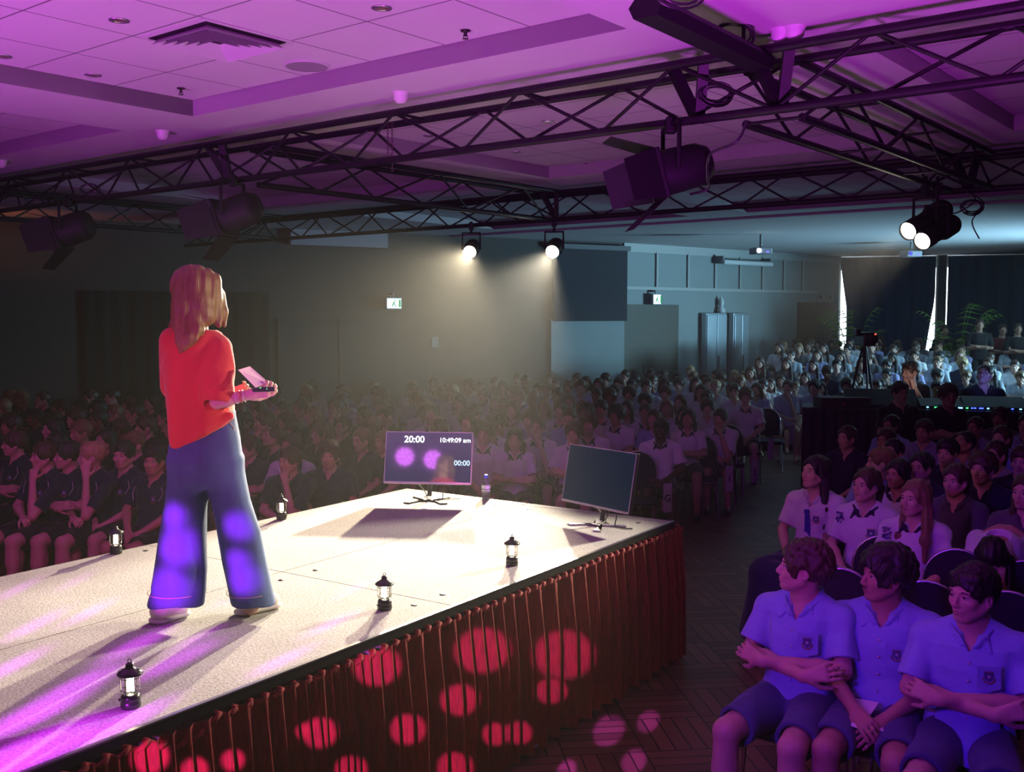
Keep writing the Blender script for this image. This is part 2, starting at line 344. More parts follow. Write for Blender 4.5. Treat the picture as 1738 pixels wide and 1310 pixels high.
# silver fridges / steel double doors
M_STEEL = mat('brushed_steel', (0.42, 0.50, 0.54), 0.35, metal=0.7, noise=(1.5, 0.25))
for (a, c, s) in ((1188, 1223, 'with the pale ornament on top'), (1235, 1260, 'nearer the dark doorway')):
    xa, xb = wx(MBk, a), wx(MBk, c); e = empty('steel_cabinet', 'tall silver steel cabinet against the far wall, ' + s, 'cabinet', MBk @ Vector(((xa+xb)/2, -0.12, 0)), group='steel cabinets on the far wall')
    e.rotation_euler = (0,0,atan2((W2-W1).y, (W2-W1).x)); h = wz(MBk, a, 531); q = (xb-xa)/2
    b = MB(); b.rbox((-q, -0.06, 0.05), (q, 0.10, h), 0.02); b.build('cabinet_body', M_STEEL, e)
    b = MB(); b.rbox((-q+0.02, -0.09, 0.08), (-0.01, -0.06, h-0.04), 0.01); b.rbox((0.01, -0.09, 0.08), (q-0.02, -0.06, h-0.04), 0.01); d = b.build('door', M_STEEL, e)
    b = MB(); b.tube([(0.04, -0.11, 1.0), (0.04, -0.11, 1.45)], 0.012); b.build('handle', mat('dark_handle', (0.03,0.03,0.03), 0.4), d)
    if a == 1188:
        b = MB(); b.lathe([(0.0,0),(0.09,0),(0.1,0.06),(0.05,0.14),(0.07,0.24),(0.05,0.32),(0.0,0.4)], 14)
        p = MBk @ Vector(((xa+xb)/2+q*0.7, -0.10, h)); tag(b.build('ornament', mat('pale_ceramic', (0.6,0.65,0.65), 0.4), loc=p), 'small pale ornament standing on the steel cabinet', 'ornament')
# roller screen on the far wall
e = empty('projection_screen', 'rolled-up white projection screen mounted across the upper wall panels', 'screen', MBk @ Vector((wx(MBk,1211), -0.25, 0)))
e.rotation_euler = (0,0,atan2((W2-W1).y, (W2-W1).x)); L = wx(MBk,1293)-wx(MBk,1211); zz = wz(MBk, 1250, 447)
b = MB(); b.tube([(0,0,zz),(L,0,zz)], 0.06, 10); b.build('screen_roll', mat('white_case', (0.6,0.62,0.62), 0.5), e)
for x in (0.02, L-0.02):
    b = MB(); b.box((x-0.02, 0, zz-0.03), (x+0.02, 0.24, zz+0.14)); b.build('bracket', mat('grey_bracket', (0.2,0.2,0.2), 0.5), e)
# restroom pictogram signs above the dark doorway
for px in (1390, 1407):
    x = wx(MBk, px); b = MB(); b.box((x-0.11, -0.03, 2.72), (x+0.11, 0, 3.0), MBk); o = b.build('restroom_sign', mat('sign_pale', (0.3,0.32,0.31), 0.6))
    tag(o, 'small restroom pictogram sign above the dark doorway, %s the curtain' % ('away from' if px < 1400 else 'next to'), 'sign')
    b = MB(); b.prism([(-0.03,-0.08),(0.03,-0.08),(0.05,0.02),(-0.05,0.02)], 0, 0.01, MBk @ Matrix.Translation((x,-0.03,2.86)) @ Matrix.Rotation(pi/2,4,'X'))
    b.lathe([(0,0),(0.025,0),(0.025,0.01),(0,0.01)], 12, MBk @ Matrix.Translation((x,-0.03,2.92)) @ Matrix.Rotation(pi/2,4,'X')); b.build('pictogram', mat('sign_dark', (0.03,0.03,0.03), 0.6), o)
# exit signs
def exit_sign(M, px, py, w_px, h_px, label):
    x = wx(M, px); z = wz(M, px, py); d = (M @ Vector((x,0,z))); s = sqrt(d.x**2+d.y**2)/F; W, H = w_px*s, h_px*s
    e = empty('exit_sign', label, 'sign', M @ Vector((x, -0.16, z))); e.rotation_euler = (0,0,M.to_euler().z)
    b = MB(); b.rbox((-W/2-0.02, -0.03, -H/2-0.02), (W/2+0.02, 0.05, H/2+0.02), 0.01); b.build('housing', mat('exit_housing', (0.3,0.32,0.34), 0.5), e)
    b = MB(); b.box((-W/2, -0.036, -H/2), (W/2, -0.03, H/2)); b.build('lit_face', emis('exit_face', (0.62, 0.86, 1.0), 2.2), e)
    g = emis('exit_green', (0.02, 0.42, 0.16), 0.8); b = MB(); R = Matrix.Translation((0, -0.037, 0)) @ Matrix.Rotation(pi/2, 4, 'X')
    h = H
    b.prism([(-0.10*h,0.1*h),(0.02*h,0.28*h),(0.12*h,0.22*h),(0.0,-0.05*h),(0.16*h,-0.18*h),(0.24*h,-0.36*h),(0.14*h,-0.38*h),(0.05*h,-0.2*h),(-0.1*h,-0.1*h),(-0.2*h,-0.36*h),(-0.3*h,-0.36*h),(-0.2*h,-0.02*h)], 0, 0.002, R)
    b.lathe([(0,0),(0.07*h,0),(0.07*h,0.002),(0,0.002)], 12, R @ Matrix.Translation((0.12*h,0.36*h,0)))
    b.prism([(0.5*h,-0.38*h),(0.75*h,-0.38*h),(0.75*h,0.38*h),(0.5*h,0.38*h)], 0, 0.002, R); b.build('running_figure', g, e)
    b = MB(); b.box((-0.02, 0.0, H/2), (0.02, 0.03, H/2+0.1)); b.box((-0.02, 0.02, H/2+0.06), (0.02, 0.16, H/2+0.1)); b.build('bracket', mat('grey_bracket', (0.2,0.2,0.2), 0.5), e)
exit_sign(MA, 662, 515, 25, 16, 'glowing exit sign on the dark wall above the double door')
exit_sign(MBk, 1104, 508, 17, 15, 'glowing exit sign above the dark brown door beside the black screen')

# back wall, its window and blue curtains
b = MB(); b.box((-0.0, 0.55, 0), (LC, 0.7, 3.95), MC); struct(b.build('wall_back', mat('back_wall_paint', (0.09,0.10,0.11), 0.9)), 'wall behind the blue curtains')
def cx(px): return wx(MC, px)
for i, (a, c) in enumerate(((1418, 1446), (1560, 1612))):
    b = MB(); b.box((cx(a)-0.05, 0.50, 0.3), (cx(c)+0.4, 0.54, 3.6), MC)
    o = b.build('window_%d' % (i+1), emis('daylight_pane', (0.80, 0.94, 1.0), 5.0)); struct(o, 'tall daylit window seen through the curtain gap')
M_CURT = mat('blue_curtain', (0.020, 0.055, 0.12), 0.9, sheen=0.2, noise=(30, 0.15))
def curtain(a, c, label, pulled=0):
    xa, xb = cx(a), cx(c); n = int((xb-xa)/0.035); b = MB(); rows = []
    for j in range(13):
        t = j/12.0; z = 3.86*(1-t) + 0.05*t; L = xa - pulled*0.20*max(0,1-t/0.35); R = xb - pulled*0.34*max(0,(t-0.3)/0.7)**0.8
        rows.append([MC @ Vector((L+(R-L)*i/n, 0.12+0.06*sin(i*0.62+0.8*sin(i*0.11))*(0.7+0.3*t)+0.03*sin(i*0.19+j*0.15), z)) for i in range(n+1)])
    b.grid(rows); o = b.build('curtain', M_CURT); tag(o, label, 'curtain', 'blue curtains along the back wall'); return o
curtain(1437, 1587, 'wide dark blue curtain between the two bright window gaps', 1)
curtain(1608, 1740, 'dark blue curtain between the round column and the frame edge', 0)
b = MB(); xx = wx(MC, 1596, 0.2); b.lathe([(0.13, 0), (0.13, 3.9)], 24, MC @ Matrix.Translation((xx, 0.2, 0))); struct(b.build('column_1', mat('column_paint', (0.10,0.11,0.11), 0.8)), 'round column between the curtains')
b = MB(); b.box((-0.02, -0.02, 0), (cx(1423), 0.5, 3.9), MC); struct(b.build('wall_return', mat('pale_reveal', (0.4,0.42,0.4), 0.7)), 'pale wall return beside the window')
b = MB(); b.box((24, -4, 0), (24.1, 34, 4)); b.box((-14, -4.1, 0), (24, -4, 4)); b.box((-14.1,-4,0),(-14,34,4)); struct(b.build('wall_right', M_WALLD), 'dark walls outside the view')
# ---------------------------------------------------------------- the runway stage
SV0, SV1, SU1, SU0 = -5.43, -3.04, 6.50, -1.2
def carpet_mat():
    m, nt, b = nodes('stage_carpet'); tc = nt.nodes.new('ShaderNodeTexCoord')
    n = nt.nodes.new('ShaderNodeTexNoise'); n.inputs['Scale'].default_value = 95; n.inputs['Detail'].default_value = 3; nt.links.new(tc.outputs['Object'], n.inputs['Vector'])
    n2 = nt.nodes.new('ShaderNodeTexNoise'); n2.inputs['Scale'].default_value = 2.2; nt.links.new(tc.outputs['Object'], n2.inputs['Vector'])
    cr = nt.nodes.new('ShaderNodeValToRGB'); cr.color_ramp.elements[0].position = 0.35; cr.color_ramp.elements[1].position = 0.65
    cr.color_ramp.elements[0].color = (0.36,0.34,0.30,1); cr.color_ramp.elements[1].color = (0.62,0.61,0.58,1); nt.links.new(n.outputs['Fac'], cr.inputs[0])
    mx = nt.nodes.new('ShaderNodeMix'); mx.data_type = 'RGBA'; mx.blend_type = 'MULTIPLY'; mx.inputs[0].default_value = 0.35
    nt.links.new(cr.outputs[0], mx.inputs[6]); nt.links.new(n2.outputs['Fac'], mx.inputs[7]); nt.links.new(mx.outputs[2], b.inputs['Base Color'])
    bp = nt.nodes.new('ShaderNodeBump'); bp.inputs['Strength'].default_value = 0.5; bp.inputs['Distance'].default_value = 0.004
    nt.links.new(n.outputs['Fac'], bp.inputs['Height']); nt.links.new(bp.outputs[0], b.inputs['Normal']); b.inputs['Roughness'].default_value = 0.95
    return m
M_CARPET = carpet_mat(); M_TRIMB = mat('black_edge_trim', (0.008,0.008,0.008), 0.85, spec=0.2); M_ALU = mat('worn_aluminium', (0.4,0.4,0.42), 0.35, metal=0.9)
stage = empty('runway_stage', 'long carpeted runway stage with a gathered red velvet skirt', 'stage', (0,0,0), -SA)   # local X = v, Y = u
stage.rotation_euler = (0,0,-SA)
UCR = 3.98
cuts_u = [SU0, UCR-2.44, UCR, UCR+2.44, SU1]; g = 0.0035
for i in range(4):
    for (va, vb) in ((SV0, -4.235), (-4.235, SV1)):
        if cuts_u[i+1]-cuts_u[i] < 0.03: continue
        b = MB(); b.box((va+g, cuts_u[i]+g, STZ-0.09), (vb-g, cuts_u[i+1]-g, STZ)); b.build('deck_panel', M_CARPET, stage)
for (u, v) in ((UCR-0.13, -4.10), (UCR-0.16,-4.36),(UCR+0.13,-4.10),(UCR-0.1,-3.2),(UCR+0.13,-3.2),(UCR-0.1,-5.3),(6.3,-3.2),(6.3,-4.1),(6.3,-4.4),(UCR-2.3,-3.2),(UCR+0.3,-5.3)):
    b = MB(); b.lathe([(0,0),(0.017,0),(0.017,0.002),(0,0.002)], 12); b.build('bolt_plug', mat('black_plastic', (0.01,0.01,0.01), 0.5), stage, loc=(v,u,STZ))
b = MB()
b.box((SV1, SU0, STZ-0.045), (SV1+0.018, SU1+0.018, STZ-0.004)); b.build('edge_trim', M_TRIMB, stage)
b = MB(); b.box((SV0, SU1, STZ-0.045), (SV1, SU1+0.018, STZ-0.004)); b.build('edge_trim', M_TRIMB, stage)
b = MB(); b.box((SV0-0.018, SU0, STZ-0.045), (SV0, SU1+0.018, STZ-0.004)); b.build('edge_trim', M_TRIMB, stage)
b = MB(); b.box((SV1+0.002, SU0, STZ-0.004), (SV1+0.02, SU1, STZ+0.003)); b.build('nosing', M_ALU, stage)
for u in (0.3, 2.7, 5.1, 6.35):
    for v in (SV0+0.12, SV1-0.12):
        b = MB(); b.box((v-0.03,u-0.03,0), (v+0.03,u+0.03,STZ-0.09)); b.build('leg', mat('leg_steel',(0.15,0.15,0.15),0.5,0.5), stage)
def velvet_mat():
    m, nt, b = nodes('red_velvet'); tc = nt.nodes.new('ShaderNodeTexCoord'); mp = nt.nodes.new('ShaderNodeMapping'); mp.inputs['Scale'].default_value = (30,30,3)
    n = nt.nodes.new('ShaderNodeTexNoise'); n.inputs['Scale'].default_value = 4; n.inputs['Detail'].default_value = 5
    nt.links.new(tc.outputs['Object'], mp.inputs[0]); nt.links.new(mp.outputs[0], n.inputs['Vector'])
    cr = nt.nodes.new('ShaderNodeValToRGB'); cr.color_ramp.elements[0].position = 0.3; cr.color_ramp.elements[1].position = 0.7
    cr.color_ramp.elements[0].color = (0.18,0.005,0.005,1); cr.color_ramp.elements[1].color = (0.38,0.012,0.010,1)
    nt.links.new(n.outputs['Fac'], cr.inputs[0]); nt.links.new(cr.outputs[0], b.inputs['Base Color'])
    bp = nt.nodes.new('ShaderNodeBump'); bp.inputs['Strength'].default_value = 0.5; bp.inputs['Distance'].default_value = 0.006
    nt.links.new(n.outputs['Fac'], bp.inputs['Height']); nt.links.new(bp.outputs[0], b.inputs['Normal'])
    b.inputs['Roughness'].default_value = 0.75; b.inputs['Sheen Weight'].default_value = 0.1; b.inputs['Sheen Tint'].default_value = (1,0.2,0.1,1)
    return m
M_VELV = velvet_mat()
def skirt(p0, p1, out, name='skirt'):
    p0 = Vector(p0); p1 = Vector(p1); L = (p1-p0).length; d = (p1-p0)/L; o = Vector(out); n = int(L/0.0105); rows = []
    rnd = random.Random(int(L*100)); ph = 0; phs = []
    for i in range(n+1):
        ph += 2*pi*0.0105/(0.105+0.04*sin(i*0.013)+0.03*sin(i*0.057)); phs.append(ph)
    for j in range(15):
        t = j/14.0; z = (STZ-0.045)*(1-t)+0.03*t; r = []
        amp = 0.012+0.036*min(1, t*2.5)
        for i in range(n+1):
            s = L*i/n; q = phs[i] + 0.5*sin(s*3.1+t*1.4)*t
            wv = sin(q); y = amp*(wv*abs(wv)**0.2 if wv > 0 else wv*0.9) + 0.012*t*sin(q*0.31+1)
            r.append(p0 + d*(s+0.012*t*cos(q)) + o*(0.055+y+0.02*t) + Vector((0,0,z - (0.004*sin(q*0.5) if j == 14 else 0))))
        rows.append(r)
    b = MB(); b.grid(rows); sk = b.build(name, M_VELV, stage)
    # gathered, scalloped heading
    b = MB(); m = int(L/0.0125); pts = []; 
    for i in range(m+1):
        s = L*i/m; q = s*2*pi/0.078; sag = -0.012*abs(sin(s*1.9))
        if p0.x > -4 and abs((p0+d*s).y - 2.33) < 0.14: sag -= 0.05*cos(((p0+d*s).y-2.33)/0.14*pi/2)
        pts.append(p0 + d*(s+0.012*sin(2*q)) + o*(0.045+0.014*cos(q)) + Vector((0,0,STZ-0.048+sag+0.013*sin(q))))
    b.tube(pts, 0.011, 6); b.build('gathered_heading', M_VELV, sk)
skirt((SV1, SU0, 0), (SV1, SU1+0.03, 0), (1,0,0)); skirt((SV1+0.03, SU1, 0), (SV0-0.03, SU1, 0), (0,1,0)); skirt((SV0, SU0, 0), (SV0, SU1, 0), (-1,0,0))
# dropped paper sticking out below the skirt
b = MB(); p = onz(895, 1270, 0.02); b.quad([p+Vector((-0.09,-0.04,0.0)), p+Vector((0.03,-0.05,0.02)), p+Vector((0.12,0.05,0.045)), p+Vector((0.0,0.06,0.02))])
b.quad([p+Vector((-0.09,-0.04,-0.004)), p+Vector((0.0,0.06,0.016)), p+Vector((0.12,0.05,0.041)), p+Vector((0.03,-0.05,0.016))])
tag(b.build('paper_sheet', mat('white_paper', (0.75,0.75,0.75), 0.8)), 'loose white paper lying at the foot of the red stage skirt', 'paper')

# ---------------------------------------------------------------- lanterns
M_LBLK = mat('lantern_black', (0.02,0.02,0.022), 0.3, spec=0.6); M_FIX = mat('matt_black_housing', (0.010,0.010,0.011), 0.6, spec=0.3)
gm, nt, bb = nodes('lantern_glass'); bb.inputs['Transmission Weight'].default_value = 1.0; bb.inputs['Roughness'].default_value = 0.02; bb.inputs['IOR'].default_value = 1.05; bb.inputs['Base Color'].default_value=(0.98,0.98,0.95,1)
M_GLASS = gm
def make_lantern():
    e = empty('camping_lantern', '', 'lantern')
    b = MB(); b.lathe([(0,0),(0.033,0),(0.036,0.006),(0.036,0.022),(0.033,0.026),(0.035,0.031),(0.034,0.043),(0.028,0.052),(0.02,0.053),(0,0.053)], 28); b.build('base', M_LBLK, e)
    b = MB(); b.tube([(-0.034,0,0.028),(-0.043,0,0.028)], 0.005, 10); b.build('knob', M_LBLK, e)
    b = MB(); b.lathe([(0.024,0.053),(0.029,0.066),(0.029,0.118),(0.026,0.124)], 24); b.build('glass_chimney', M_GLASS, e)
    fe = emis('lantern_filament', (1.0, 0.88, 0.55), 85.0)
    for a in (0, 2.1, 4.2):
        b = MB(); b.tube([(0.009*cos(a),0.009*sin(a),0.060),(0.009*cos(a),0.009*sin(a),0.112)], 0.0042, 8); b.build('led_filament', fe, e)
    c = MB()
    for k in range(6):
        a = k*pi/3+0.3; c.tube([(0.026*cos(a),0.026*sin(a),0.05),(0.034*cos(a),0.034*sin(a),0.066),(0.034*cos(a),0.034*sin(a),0.128)], 0.0014, 6)
    for (r, z) in ((0.034,0.068),(0.034,0.112)): c.tube([(r*cos(q*pi/12),r*sin(q*pi/12),z) for q in range(24)], 0.0013, 6, closed=True)
    c.build('wire_cage', M_LBLK, e)
    b = MB(); b.lathe([(0,0.124),(0.044,0.122),(0.047,0.126),(0.043,0.132),(0.03,0.140),(0.020,0.146),(0.015,0.150),(0.015,0.160),(0.010,0.166),(0,0.167)], 28); lid = b.build('lid', M_LBLK, e)
    b = MB(); b.tube([(0.007*cos(q*pi/8),0,0.173+0.007*sin(q*pi/8)) for q in range(16)], 0.0016, 6, closed=True); b.build('hanging_ring', M_LBLK, lid)
    b = MB(); b.tube([(0.045*cos(q),0.003,0.13+0.045*sin(q)*0.35) for q in [pi*t/12 for t in range(13)]], 0.0013, 6); b.build('carry_handle', M_LBLK, e)
    return e
def copy_tree(o, parent=None):
    c = o.copy(); C.objects.link(c)
    if parent is not None: c.parent = parent
    for ch in list(o.children): copy_tree(ch, c)
    return c
lan = [((222,1203), 'black camping lantern lit at the near stage edge in front of the magenta streaks'),
       ((653,1037), 'lit black camping lantern at the skirt edge beside two bolt holes, halfway along'),
       ((869,962), 'lit black camping lantern on the skirt edge nearest the blank monitor'),
       ((197,942), 'lit black camping lantern on the far stage edge beside the seated dark-shirted boys'),
       ((478,884), 'lit black camping lantern on the far stage edge between woman and timer monitor')]
proto = make_lantern()
for i, (p, lb) in enumerate(lan):
    o = proto if i == 0 else copy_tree(proto)
    q = onz(p[0], p[1]-3, STZ); o.location = (q.x, q.y, STZ); o.rotation_euler = (0,0,i*0.7); o['label'] = lb; o['group'] = 'lanterns along the stage edges'
    l = bpy.data.lights.new('lantern_glow', 'POINT'); l.energy = 1.1; l.color = (1.0,0.85,0.55); l.shadow_soft_size = 0.012
    lo = bpy.data.objects.new('lantern_glow', l); C.objects.link(lo); lo.parent = o; lo.location = (0,0,0.09)

# ---------------------------------------------------------------- monitors
M_BEZ = mat('monitor_silver_bezel', (0.55,0.5,0.55), 0.35, metal=0.5); M_MBK = mat('monitor_back', (0.02,0.02,0.022), 0.5)
def screen_mat(name, col, rough, es, ior=1.8):
    m, nt, b = nodes(name); b.inputs['Base Color'].default_value = (*col,1); b.inputs['Roughness'].default_value = rough; b.inputs['Specular IOR Level'].default_value = 1.0
    b.inputs['IOR'].default_value = ior; b.inputs['Emission Color'].default_value = (*col,1); b.inputs['Emission Strength'].default_value = es; return m
def text_mesh(name, body, size, m, parent, loc, offset=0.0, align_x='LEFT', rot=None, ext=0.0005):
    cu = bpy.data.curves.new(name, 'FONT'); cu.body = body; cu.size = size; cu.align_x = align_x; cu.extrude = ext; cu.offset = offset
    t = bpy.data.objects.new(name, cu); C.objects.link(t); bpy.context.view_layer.update()
    me = bpy.data.meshes.new_from_object(t.evaluated_get(bpy.context.evaluated_depsgraph_get())); bpy.data.objects.remove(t); bpy.data.curves.remove(cu)
    me.materials.clear(); me.materials.append(m); o = bpy.data.objects.new(name, me); C.objects.link(o); o.parent = parent; o.location = loc
    o.rotation_euler = rot if rot else (0,0,0); return o
WM, HM = 0.68, 0.4025
def monitor(c, yaw, pit, rol, label, scr, seed):
    fx, fy = c[0], c[1]
    e = empty('monitor', label, 'monitor', (fx, fy, STZ), yaw)
    Rm = Matrix.Rotation(pit, 4, 'X') @ Matrix.Rotation(rol, 4, 'Y'); M = Matrix.Translation((0,0,c[2]-STZ)) @ Rm
    b = MB(); b.rbox((-WM/2,0.0,-HM/2),(WM/2,0.022,HM/2),0.004,M); b.rbox((-0.2,0.02,-0.15),(0.2,0.05,0.08),0.01,M); b.build('casing', M_MBK, e)
    b = MB(); t = 0.006
    for (lo, hi) in (((-WM/2,-0.006,-HM/2),(WM/2,0.001,-HM/2+0.016)),((-WM/2,-0.006,HM/2-t),(WM/2,0.001,HM/2)),((-WM/2,-0.006,-HM/2),(-WM/2+t,0.001,HM/2)),((WM/2-t,-0.006,-HM/2),(WM/2,0.001,HM/2))): b.box(lo,hi,M)
    b.build('bezel', M_BEZ, e)
    b = MB(); b.box((-WM/2+t,-0.003,-HM/2+0.016),(WM/2-t,0.0,HM/2-t)); s = b.build('screen', scr, e); s.matrix_local = M
    b = MB(); b.tube([(0,0.05,c[2]-STZ-0.06),(0,0.06,0.16),(0,0.035,0.03)],0.018,10); b.build('stand_neck', M_MBK, e)
    b = MB()
    for sx in (-1,1):
        b.prism([(0.0,-0.02),(sx*0.05,-0.03),(sx*0.17,-0.13),(sx*0.12,-0.15),(0,0.04)][::sx], 0.0, 0.012); b.prism([(0,0.0),(sx*0.03,0.0),(sx*0.15,0.12),(sx*0.10,0.13)][::sx], 0.0, 0.012)
    b.build('stand_foot', M_BEZ if seed else M_MBK, e)
    rn = random.Random(seed+3)
    for k in range(3):
        x = -0.1+0.09*k; b = MB(); pts = []
        for i in range(17):
            q = i/16; pts.append((x+(0.12 if k != 1 else -0.1)*q+0.03*sin(q*6+k), 0.05+0.03*sin(q*4+k)+0.06*q, max(0.006, (c[2]-STZ-0.2)*(1-q)**2*1.0-0.05*sin(q*pi)+0.004)))
        b.tube(pts, 0.004, 6); b.build('cable', M_MBK if k else mat('pale_cable',(0.4,0.36,0.3),0.5), e)
    return e, s, Matrix.Translation((fx,fy,STZ)) @ Matrix.Rotation(yaw,4,'Z') @ M
m1, s1, MM1 = monitor((-0.642, 7.86, 1.30), -0.112, -0.264, 0.001, 'monitor showing countdown timer digits on a purple screen', screen_mat('timer_screen', (0.012,0.008,0.05), 0.05, 1.2), 0)
m2, s2, MM2 = monitor((0.585, 6.92, 1.295), -0.927, -0.19, -0.006, 'blank dark blue monitor near the stage corner beside the aisle', screen_mat('blank_screen', (0.004,0.011,0.024), 0.2, 0.8, 1.4), 1)
WT = emis('timer_white', (0.95,0.97,1.0), 1.8); BL = emis('timer_blue_white', (0.55,0.8,1.0), 1.5)
RX = (pi/2,0,0)
text_mesh('timer_text', '20:00', 0.072, WT, s1, (-0.195,-0.005,0.118), 0.0012, rot=RX)
text_mesh('clock_text', '10:49:09 am', 0.050, WT, s1, (0.325,-0.005,0.122), 0.0006, 'RIGHT', rot=RX)
text_mesh('countdown_text', '00:00', 0.056, BL, s1, (0.325,-0.005,-0.055), 0.0006, 'RIGHT', rot=RX)
# LED wash lights whose mirror image shows in the timer screen
def mirror_dir(MM, px, py):
    n = (MM.to_3x3() @ Vector((0,-1,0))).normalized(); o = Vector((0,0,CZ)); x, y, z = ray(px, py); d = Vector((x,y,z)).normalized()
    c = MM.translation; t = (c-o).dot(n)/d.dot(n); P = o+d*t; return P, d - 2*d.dot(n)*n
def led_par(loc, target, label, R=0.115):
    e = empty('led_wash_light', label, 'stage light', loc); e.rotation_euler = (Vector(target)-Vector(loc)).to_track_quat('Z','Y').to_euler()
    b = MB(); b.lathe([(0,-0.22),(R*0.8,-0.22),(R,-0.18),(R*1.06,0),(R*1.06,0.03),(R,0.03),(R,0.005),(0,0.005)], 24); b.build('housing', M_LBLK, e)
    le = emis('led_magenta', (0.75,0.14,1.0), 20.0)
    n = 0
    for (rr, cnt) in ((0,1),(0.055,6),(0.1,11)):
        for i in range(cnt):
            a = 2*pi*i/max(cnt,1); b = MB(); b.lathe([(0,0.012),(0.013,0.012),(0.016,0.006)], 10, Matrix.Translation((rr*cos(a),rr*sin(a),0))); b.build('led_lens', le, e)
    b = MB(); b.tube([(-R*1.15,0,-0.06),(-R*1.2,0,-0.12),(-R*1.2,R*1.3,-0.16),(R*1.2,R*1.3,-0.16),(R*1.2,0,-0.12),(R*1.15,0,-0.06)],0.012,6); b.build('yoke', M_LBLK, e)
    return e
for (px, py, lb) in ((687,775,'purple LED wash light hung above the stage'),(735,780,'second purple LED wash light hung above the stage, farther along')):
    P, d = mirror_dir(MM1, px, py); q = P + d*((3.45-P.z)/d.z); led_par(q, P, lb); print('led at', q, d)
# ---------------------------------------------------------------- water bottle
e = empty('water_bottle', 'clear plastic water bottle with a blue cap standing on the stage', 'bottle', onz(825,846,STZ))
pm, nt, bb = nodes('clear_plastic'); bb.inputs['Transmission Weight'].default_value = 0.92; bb.inputs['Roughness'].default_value = 0.05; bb.inputs['IOR'].default_value = 1.2; bb.inputs['Base Color'].default_value=(0.92,0.96,1,1)
b = MB(); b.lathe([(0,0.004),(0.028,0.0),(0.033,0.008),(0.032,0.03),(0.034,0.04),(0.033,0.07),(0.034,0.11),(0.032,0.13),(0.026,0.148),(0.014,0.162),(0.013,0.172)], 24); b.build('bottle_body', pm, e)
b = MB(); b.lathe([(0.0345,0.055),(0.0345,0.108)], 24); b.build('paper_label', mat('bottle_label',(0.75,0.78,0.85),0.6), e)
b = MB(); b.lathe([(0.0349,0.060),(0.0349,0.066)], 24); b.lathe([(0.0349,0.074),(0.0349,0.080)], 24); b.build('label_print', mat('label_ink',(0.03,0.03,0.08),0.6), e)
b = MB(); b.lathe([(0.015,0.165),(0.016,0.167),(0.016,0.184),(0.013,0.187),(0,0.187)], 20); b.build('cap', mat('blue_cap',(0.02,0.05,0.6),0.4), e)
# ---------------------------------------------------------------- trusses
M_TR = mat('truss_black', (0.012,0.010,0.013), 0.45, spec=0.35, noise=(25,0.5))
def truss(label, a, c, off, zt=3.80, zb=3.50, step=0.55, tri=True, rc=0.026):
    """a, c: (u, v) ends of the near top chord; off: room-frame (du, dv) to the far top chord; bottom chord lies between (tri) or two below"""
    A = UV(a[0],a[1]); B = UV(c[0],c[1]); d = (B-A).normalized(); o = UV(off[0],off[1]); L = (B-A).length
    e = empty('lighting_truss', label, 'truss', (A+B)/2 + Vector((0,0,zb)), 0); org = e.location
    def ch(name, pts, r): b = MB(); b.tube([Vector(p)-org for p in pts], r, 8); return b.build(name, M_TR, e)
    up = lambda p, z: Vector((p.x,p.y,z))
    tops = [A, A+o]; bots = [A+o*0.3] if tri else [A, A+o]
    for p in tops: ch('chord', [up(p,zt), up(p+d*L,zt)], rc)
    for p in bots: ch('chord', [up(p,zb), up(p+d*L,zb)], rc)
    n = int(L/step/2)*2
    pairs = [(tops[0],bots[0],0),(tops[1],bots[-1],1)] if tri or True else []
    for (T, Bm, s) in pairs:
        for i in range(n):
            s0 = L*i/n; s1 = L*(i+1)/n; u1, u2 = ((T,zt),(Bm,zb)) if (i+s) % 2 == 0 else ((Bm,zb),(T,zt))
            ch('brace', [up(u1[0]+d*s0,u1[1]), up(u2[0]+d*s1,u2[1])], 0.011)
    for i in range(0, n+1, 2):
        s0 = L*i/n; ch('cross_bar', [up(tops[0]+d*s0,zt), up(tops[1]+d*s0,zt)], 0.010)
        if not tri: ch('cross_bar', [up(bots[0]+d*s0,zb), up(bots[1]+d*s0,zb)], 0.010)
    return e
truss('long black triangular truss crossing above the stage in front of all others', (5.2,-15.2), (5.2,2.6), (0.32,0))
truss('black truss crossing the hall behind the stage end, farthest from the stage', (9.7,-14.5), (9.7,2.6), (0.30,0))
truss('black box truss running away above the aisle towards the pair of lit spotlights', (5.6,-2.72), (9.7,-2.72), (0,0.34), tri=False)
truss('black truss running away above the woman, joining the two long trusses', (5.6,-7.3), (9.7,-7.3), (0,0.28))
truss('black truss running away near the dark side wall', (2.0,-12.2), (9.7,-12.2), (0,0.28))
truss('black truss running away in the upper corner above the seated crowd', (5.6,1.9), (9.7,1.9), (0,0.3))
# box corner uprights
for (u, v) in ((5.35,-2.9),(5.35,-2.4),(9.8,-7.15),(5.35,-7.3),(9.8,-2.6)):
    for s in (-1,1):
        A = UV(u-0.12,v+0.1*s,3.8); B = UV(u+0.02,v,3.5); b = MB(); b.box((-0.028,-0.028,0),(0.028,0.028,(B-A).length),align(A,B-A))
        tag(b.build('truss_gusset', M_TR), 'flat black upright clamped into a corner where trusses meet', 'truss clamp', 'uprights where trusses join')
